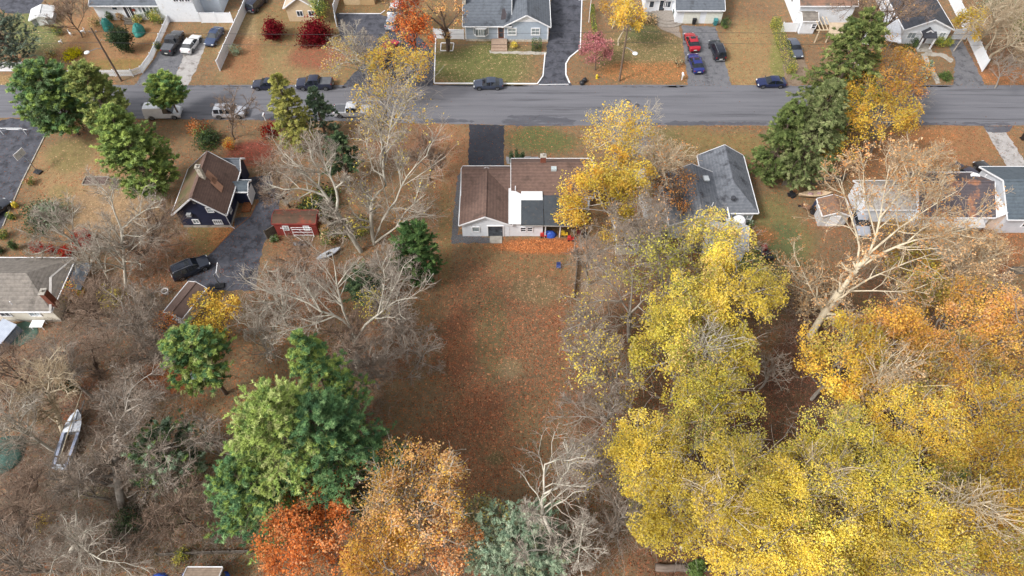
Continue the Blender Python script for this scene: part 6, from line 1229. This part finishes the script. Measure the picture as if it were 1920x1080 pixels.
conifer('dark green spruce behind the big leaning bare tree', 655, 345, 9, 38, DKGRN_P, 80, .5, shape=.6, name='spruce_tree'); bush('yellow-green shrub beneath the leaning bare tree', 600, 390, 42, 2.4, YELG_P[2:]+DKGRN_P, 2200, .22); bush('orange-leaved shrub clinging below the many-limbed bare tree', 755, 425, 24, 3.4, ORG_P, 500, .18); bush('mixed brown and green shrub beside the red shed', 625, 452, 22, 2.4, TAN_P+GREEN_P, 900, .18); bush('rough olive shrub under the many-limbed tree', 670, 430, 30, 2.0, YELG_P[3:]+TAN_P[2:]+DKGRN_P[:2], 900, .2)
# ---------------------------------------------------------------- along the street
conifer('broad soft pine on the near verge, leftmost by the street', 148, 252, 11.5, 60, PINE_L[1:2]+PINE_D[:1]+[((118,138,96),3),((100,122,86),3)], 190, .75, shape=.4, base_frac=.08, nsub=8); bush('rust-leaved tree overlapping the leftmost street pine', 158, 245, 19, 3.6, TAN_P[1:]+RUST_P[3:], 900, .2)
conifer('pale yellow-green pine beside the leftmost street pine', 238, 268, 13.5, 46, PINE_Y, 140, .65, shape=.5, base_frac=.08, nsub=7); conifer('large bright green pine left of the navy house', 300, 366, 15, 66, PINE_L[:2]+[((122,142,84),4),((142,158,98),2),((98,120,72),2)], 210, .62, shape=.7, base_frac=.06, nsub=9); conifer('round green pine crown hanging over the white van', 338, 220, 7, 33, PINE_L[:2]+PINE_D[:1], 130, .6, shape=.35, base_frac=.35)
CON_Y = [((162,160,86),4),((142,142,78),4),((182,178,104),2),((118,122,74),2)]
conifer('tall yellow-green spruce between the parked dark cars', 566, 285, 13.5, 40, CON_Y, 120, .5, .35, .08, 'spruce_tree', .6, 7); conifer('short dark spruce right of the tall yellow-green spruce', 613, 258, 9, 34, [((102,120,94),4),((88,106,86),4),((120,136,104),2)], 80, .45, .3, .08, 'spruce_tree', .7, 7); conifer('dark evergreen at the left edge behind the picket fence', 45, 128, 8, 58, [((108,120,104),4),((92,104,92),4),((126,136,114),2)], 80, .5, shape=.4, name='cedar_tree', base_frac=.1)
conifer('tall spruce nearest the street right of the grey verge', 1528, 250, 20, 78, [((122,132,78),4),((104,116,68),4),((142,148,92),2),((84,98,60),2)], 200, .6, .45, .06, 'spruce_tree', .55, 8); conifer('pale spruce in front of the tall street spruce', 1482, 338, 17, 66, [((130,138,92),4),((112,122,80),4),((152,156,112),2),((90,102,66),2)], 200, .6, .5, .06, 'spruce_tree', .6, 8); conifer('dark spruce against the slope of the charcoal roof', 1432, 338, 14, 44, [((108,122,72),4),((90,104,62),4),((126,136,84),2)], 150, .55, .45, .06, 'spruce_tree', .6, 7)
leafy('yellow maple between the spruces and the street', 1625, 225, 8, 88, YEL_P[:3]+GOLD_P, 11000, .22, .85, 'grey', nl=12, base=(1630,290)); leafy('peach-orange maple top behind the yellow maple by the street', 1655, 145, 8, 82, PEACH_P+GOLD_P[:2], 7000, .21, .8, 'grey', nl=11, base=(1640,215), bare=1); leafy('small orange tree at the right end of the street maples', 1705, 175, 6, 32, ORG_P+PINK_P[:1], 1100, .22, .9, 'grey', nl=8, base=(1700,235), bare=1); conifer('little blue-green fir by the portico lawn', 1725, 150, 3.5, 12, SAGE_P, 30, .3, nsub=5, name='fir_tree', base_frac=.05)
leafy('sparse yellow tree top over the near lane of the street', 735, 205, 14, 78, YEL_P[:3]+GOLD_P[:2]+TAN_P[:1], 1900, .25, .7, 'grey', nl=10, base=(722,300), bare=1); leafy('yellow street maple in front of the dark asphalt court', 750, 118, 7, 62, YEL_P[:4]+GOLD_P, 4200, .26, .75, 'grey', nl=10, base=(745,170), bare=1); leafy('thin yellow tree reaching left over the far verge', 650, 110, 5, 45, YEL_P[:3]+TAN_P, 1000, .22, .8, 'pale', nl=9, base=(690,150), bare=1); leafy('orange-red maple beside the red car', 775, 58, 6, 42, ORED_P+ORG_P[:2], 3600, .24, .8, 'brown', nl=9); leafy('flame orange maple at the top edge over the white car', 765, 12, 5, 36, ORED_P, 2000, .24, .8, 'brown', nl=8)
bush('dark red maple, smaller and left of its twin', 516, 72, 24, 3.4, RED_P, 2600, .2, 'maple_tree', 'tree'); bush('dark red maple, broader and right of its twin', 592, 76, 32, 3.8, RED_P, 3600, .2, 'maple_tree', 'tree'); bush('green-gold arborvitae column beside the beige cottage', 606, 42, 17, 7.0, YELG_P[2:]+GREEN_P+YELG_P[2:], 2800, .2, 'arborvitae', 'tree', needle=True)
PT = [([(840,95,0),(840,75,2.2),(836,55,4.2)],.5,.4), ([(836,55,4.2),(832,40,6),(826,15,8.5)],.3,.05), ([(836,55,4.2),(812,35,6),(790,22,7.5),(760,20,8.5),(735,28,8.6)],.26,.04), ([(836,55,4.2),(852,35,6.4),(866,18,8)],.24,.04), ([(832,40,6),(806,15,8),(790,-5,9.5)],.2,.04), ([(812,35,6),(790,42,6.4),(765,32,7.6)],.14,.03)]
bare('stout bare street tree in a square white bed left of the pale blue house', 820, 25, 7, 60, 'brown', limbs=PT, base=(840,95), sub=(6,6,4), leaves=ORG_P, nleaf=1100, size=.24); bare('bare tree with curved limbs over the dark asphalt court', 655, 75, 4.5, 36, 'pale', nl=8, sub=(6,5,3))
leafy('pink-leaved round tree at the mouth of the dark drive', 1117, 92, 4, 32, PINK_P, 3800, .2, 1.0, 'brown', 'ornamental_tree', nl=11, base=(1115,132)); leafy('golden tree above the pale utility pole', 1176, 30, 6.5, 33, GOLD_P[:3]+YEL_P[:2], 3600, .24, 1.1, 'tan', nl=9, base=(1160,85)); leafy('yellow-orange tree at the top edge above the golden tree', 1155, 2, 5, 30, GOLD_P, 1500, .24, .9, 'tan', nl=8)
for i, (lab, u, v, zc, rp, bk, bs) in enumerate((('multi-stemmed bare tree before the rusty-roofed house', 1640, 25, 9, 70, 'brown', (1605,80)), ('bare tree with leaning stems beside the multi-stemmed tree', 1690, 15, 9, 55, 'brown', (1630,85)), ('leaning bare tree in the top right grove, left member', 1860, 40, 9, 50, 'tan', (1828,95)), ('leaning bare tree in the top right grove, middle member', 1890, 30, 10, 55, 'tan', (1842,100)), ('bare tree reaching into the top right corner', 1925, 60, 9, 55, 'tan', (1850,118)), ('low bare tree by the street at the right edge', 1895, 125, 4, 40, 'grey', None))):
    bare(lab, u, v, zc, rp, bk, nl=7, sub=(6,6,4), base=bs, leaves=ORG_P if i == 0 else None, nleaf=250 if i == 0 else 0, thick=1.0)
leafy('golden tree behind the long slanting white fence', 1820, 45, 5, 30, GOLD_P[:2]+YEL_P[:2], 2400, .24, 1.1, 'grey', nl=9); bush('green thicket in the top right grove', 1905, 62, 34, 4.5, YELG_P[2:]+GREEN_P, 2200, .26); bush('grey-green evergreen thicket behind the leaning bare trees', 1860, 15, 34, 4.0, SAGE_P[:2]+DKGRN_P[:2], 1800, .26)
bare('leafless shrubby tree at the left end of the ranch house', 130, 30, 4, 42, 'brown', nl=9, sub=(7,6,4)); bare('thin bare tree overhanging the silver sports utility car', 445, 210, 5, 45, 'brown', nl=7, sub=(6,5,4), base=(440,262)); bare('fine-twigged bare tree left of the curving drive head', 520, 330, 6, 50, 'brown', nl=8, sub=(8,7,4)); bare('fine-twigged tree on the lawn strip right of the white-limbed trees', 800, 290, 5, 40, 'brown', nl=8, sub=(8,7,4))
# ---------------------------------------------------------------- bushes and hedges
for lab, u, v, rp, h, pal, n, kw in (
 ('dark clipped holly tree in the middle of the ranch lawn', 238, 98, 21, 4.8, DKGRN_P[:2]+DKGRN_P[3:]+[((62,78,58),3)], 5200, {}), ('round bush half yellow half green inside a low ring', 138, 106, 18, 1.4, [((206,196,40),5),((180,170,40),3),((92,104,52),1)], 1500, {}), ('small olive bush left of the round yellow bush', 98, 104, 11, 1.3, YELG_P[3:]+TAN_P[1:]+SAGE_P[:1], 600, {}), ('bright green bush at the left of the ranch lawn', 112, 64, 11, 1.6, YELG_P[2:]+GREEN_P, 800, {}),
 ('clipped dark bush against the ranch wall, left of the door', 209, 38, 8, 1.8, DKGRN_P+GREEN_P, 700, {}), ('pale pruned bush directly left of the ranch door', 228, 38, 8, 1.6, TAN_P+YELG_P[3:], 500, {}), ('olive bush right of the ranch steps', 265, 40, 13, 1.7, YELG_P[3:]+TAN_P[:1]+GREEN_P, 900, {}), ('dark round bush under the row of ranch windows', 284, 40, 8, 2.0, DKGRN_P, 700, {}), ('tall yellow-green bush at the ranch garage corner', 298, 44, 14, 2.6, YELG_P[2:]+GREEN_P[:1], 1300, {}), ('leafy brown bush at the left end of the ranch wall', 182, 48, 13, 1.7, TAN_P+GREEN_P[:1], 800, {}),
 ('low hedge-like bush inside the picket fence corner', 297, 92, 10, 1.3, YELG_P[3:]+DKGRN_P, 600, {}), ('grey-green shrub at the foot of the tall white fence', 445, 102, 13, 2.0, SAGE_P[:2]+TAN_P[3:], 800, {}),
 ('yellow dwarf bush under the pale blue gable', 963, 90, 7, 1.2, YEL_P+YELG_P[:1], 500, {}), ('boxy dark green bush under the right gable window', 1006, 92, 9, 1.6, DKGRN_P[:2]+GREEN_P[:1], 900, dict(box=1)), ('dark green clipped bush at the double garage corner', 1358, 52, 11, 1.9, GREEN_P+DKGRN_P, 900, {}), ('brown-leaved bush left of the curved entrance steps', 1218, 42, 16, 1.7, TAN_P[1:]+DKGRN_P[:1], 900, {}), ('bare-looking grey bush left of the grey drive', 1270, 122, 10, 1.2, TAN_P[1:]+SAGE_P[:1], 400, {}),
 ('long clipped green hedge beside the dark drive', 1113, 56, 3.5, 1.5, GREEN_P+YELG_P[2:], 2200, dict(box=1, ry=58, name='hedge', cat='hedge')), ('yellow-green hedge along the far right drive', 1466, 92, 8, 1.6, YELG_P[2:]+GREEN_P[:1], 3000, dict(box=1, ry=75, name='hedge', cat='hedge')), ('rounded low hedge bush on the portico lawn', 1771, 146, 15, 1.1, GREEN_P, 1200, dict(ry=12)), ('lime bush directly right of the portico', 1758, 86, 10, 1.6, YELG_P[1:3]+GREEN_P[:1], 900, {}), ('lime bush second right of the portico', 1775, 86, 8, 1.6, YELG_P[1:3]+GREEN_P[:1], 700, {}), ('dark ball bush directly left of the portico', 1712, 88, 8, 1.6, DKGRN_P[:2]+GREEN_P[:1], 700, {}), ('lower dark bush second left of the portico', 1698, 92, 7, 1.1, DKGRN_P[:2]+YELG_P[3:], 500, {}), ('flat green bush at the foot of the left portico bushes', 1706, 96, 7, .8, GREEN_P, 450, {}),
 ('narrow dark cypress, leftmost of three before the house front', 959, 309, 5, 2.6, DKGRN_P[:3], 700, dict(name='cypress', cat='tree', needle=True)), ('narrow dark cypress, middle of three before the house front', 969.5, 309, 5.5, 3.0, DKGRN_P[:3], 800, dict(name='cypress', cat='tree', needle=True)), ('narrow dark cypress, rightmost of three before the house front', 978.5, 309, 5, 2.7, DKGRN_P[:3], 700, dict(name='cypress', cat='tree', needle=True)),
 ('broad grey-green shrub left of the scarlet bushes', 92, 415, 38, 2.8, DKGRN_P[:3]+SAGE_P[:1], 2600, {}), ('scarlet bush, largest of the red group behind bare limbs', 160, 458, 22, 2.2, SCAR_P, 1700, {}), ('scarlet bush at the left of the red group', 76, 470, 12, 1.5, SCAR_P, 700, {}), ('scarlet bush below the arching bare tree', 128, 478, 14, 1.5, SCAR_P, 800, {}), ('scarlet low bush second from the left of the red group', 100, 474, 10, 1.3, SCAR_P+TAN_P[3:], 500, {}),
 ('yellow bush right of the brick chimney', 212, 562, 24, 2.0, YEL_P+YELG_P, 1500, {}), ('paler yellow bush touching the cream house roof', 148, 560, 24, 3.0, YELG_P[:2]+PEACH_P, 1100, {}), ('rust-brown bush between chimney and yellow bush', 106, 590, 13, 2.4, TAN_P+PEACH_P+RUST_P[:1], 600, {}), ('small green juniper at the left edge above the cream house', 8, 446, 12, 1.6, GREEN_P+YELG_P[2:], 700, {}), ('dark conical dwarf conifer by the cream house bed', 32, 468, 8, 1.8, DKGRN_P[:3]+GREEN_P[:1], 600, {}), ('dark low bush at the left edge above the cream roof', 2, 474, 9, 1.0, DKGRN_P, 500, {}), ('yellow bush beside the long dark drive', 31, 388, 6, 1.0, YEL_P[:3]+YELG_P[2:], 400, {}), ('dark leaf bush below the yellow bush by the drive', 24, 410, 8, 1.1, GREEN_P+YELG_P[3:], 450, {}), ('brown shrub bed near the leaning hoop', 60, 345, 10, 1.2, TAN_P[1:]+RUST_P[3:]+GREEN_P[:1], 600, {}),
 ('orange shrub at the street side of the navy house', 433, 278, 14, 2.0, GOLD_P+ORED_P[:1], 600, {}), ('dark green shrub behind the navy house roof', 395, 268, 28, 2.6, DKGRN_P+GREEN_P[:1], 1500, {}), ('crimson shrub at the head of the curving drive', 505, 250, 22, 1.8, RED_P[:2]+SCAR_P+TAN_P[3:], 900, {}), ('rusty shrub on the near verge by the silver car', 375, 248, 22, 2.2, RUST_P+RED_P[:1]+TAN_P, 900, {}),
 ('green weedy bush at the corner of the red shed', 516, 452, 9, 1.0, GREEN_P+SAGE_P[:1], 450, {}), ('olive bush in front of the red shed end', 612, 432, 13, 2.0, YELG_P[2:]+TAN_P, 700, {}), ('leafy vine bush at the charcoal house back wall', 1402, 424, 11, 1.1, GREEN_P+SAGE_P, 500, {}), ('yellow sapling under the tall street spruces', 1545, 300, 16, 2.4, YEL_P+YELG_P, 700, {}), ('plum-brown bush left of the yellow sapling stump', 1572, 300, 18, 2.0, TAN_P[3:]+RED_P[3:]+RUST_P[3:], 800, {}), ('yellow weed clump beside the bottom rail fence', 345, 1045, 18, 1.4, YELG_P+GREEN_P[:1], 500, {}), ('yellow weed clump, brightest in the lower left brush', 277, 925, 14, 1.0, YEL_P[:3], 160, {}), ('yellow weed clump above the white-limbed bare tree', 85, 980, 16, 1.2, YEL_P[:3]+GOLD_P[:1], 220, {}), ('dark evergreen bush low in the lower left brush', 245, 985, 34, 1.6, DKGRN_P+TAN_P[3:], 1300, {}), ('ivy-clad leaning stump column right of the pale upright tree', 145, 735, 16, 5.0, DKGRN_P+TAN_P[3:], 1800, {})):
    bush(lab, u, v, rp, h, pal, n, **{'size': .16, **kw})

# ---------------------------------------------------------------- what nobody could count: brush and fallen leaves
def scatter_pts(rg, n, u0, u1, v0, v1, blobs):
    out = []
    while len(out) < n:
        u, v = rg.uniform(u0, u1), rg.uniform(v0, v1)
        for bu, bv, ru, rv, p in blobs:
            if ((u-bu)/ru)**2+((v-bv)/rv)**2 < 1 and rg.uniform() < p: out.append(G(u, v)); break
    return np.array([list(p) for p in out])
rg = rng()
bp_ = scatter_pts(rg, 8000, 0, 1920, 400, 1080, [(130,950,190,150,.8),(330,990,140,110,.6),(230,610,130,80,.7),(90,720,110,90,.5),(690,700,60,120,.3),(560,560,90,60,.3),(1130,760,60,170,.12),(1110,580,55,110,.1),(1110,960,80,130,.3),(260,780,90,80,.6),(900,1040,150,50,.5),(1480,600,70,50,.4),(1700,480,130,60,.4),(620,420,90,70,.5),(280,470,70,60,.4)])
K = 4; n_ = len(bp_); a = rg.normal(size=(n_,3)); a[:,2] = np.abs(a[:,2])*.8+.35; a = nrm(a); P = np.empty((n_,K,3)); P[:,0] = bp_; d = a
for k in range(1,K): d = nrm(d+rg.normal(size=d.shape)*.3); P[:,k] = P[:,k-1]+d*rg.uniform(.2,.75,(n_,1))
P[...,2] = np.maximum(P[...,2], .02); R = np.repeat(np.array([.022,.016,.011,.008])[None], n_, 0); P2, R2 = children(rg, P, R, 5, K=3, lf=(.4,.8), rmin=.007); P2[...,2] = np.maximum(P2[...,2], .02)
o = wood_obj('brush', [tubes(P,R,3), tubes(P2,R2,3)], None, TWIG['grey']); o['kind'] = 'stuff'
rg = rng(); nl_ = 110000
uu, vv = rg.uniform(-40,1960,nl_*2), rg.uniform(150,1085,nl_*2)
pts = np.array([list(G(a_, b_)) for a_, b_ in zip(uu, vv)])
ix = np.clip(np.searchsorted(xs, pts[:,0]), 0, len(xs)-1); iy = np.clip(np.searchsorted(ys, pts[:,1]), 0, len(ys)-1); gi = iy*len(xs)+ix
road = (pts[:,1] > GY(236)) & (pts[:,1] < GY(160)) & (rg.uniform(size=len(pts)) > np.where(np.minimum(pts[:,1]-GY(236), GY(160)-pts[:,1]) < .9, .55, .03))
keep = (rg.uniform(size=len(pts)) < glit[gi]*.85) & ~road; pts, gi = pts[keep], gi[keep]; m_ = len(pts)
C = glc[gi]*palette(rg, [((225,225,225),5),((190,185,180),3),((235,240,215),2),((150,145,145),2)], m_)*rg.uniform(.7,1.6,(m_,1)); pts[:,2] = rg.uniform(.015,.05,m_)
nor = rg.normal(size=pts.shape)*.35; nor[:,2] += 1; V, F = quads(pts, nrm(nor), rg.uniform(.07,.17,m_), rg, .8); V[:,2] = np.maximum(V[:,2], .012)
o = leaf_obj('fallen_leaves', V, F, np.repeat(np.clip(C,0,1),4,0), None, LEAF); o['kind'] = 'stuff'
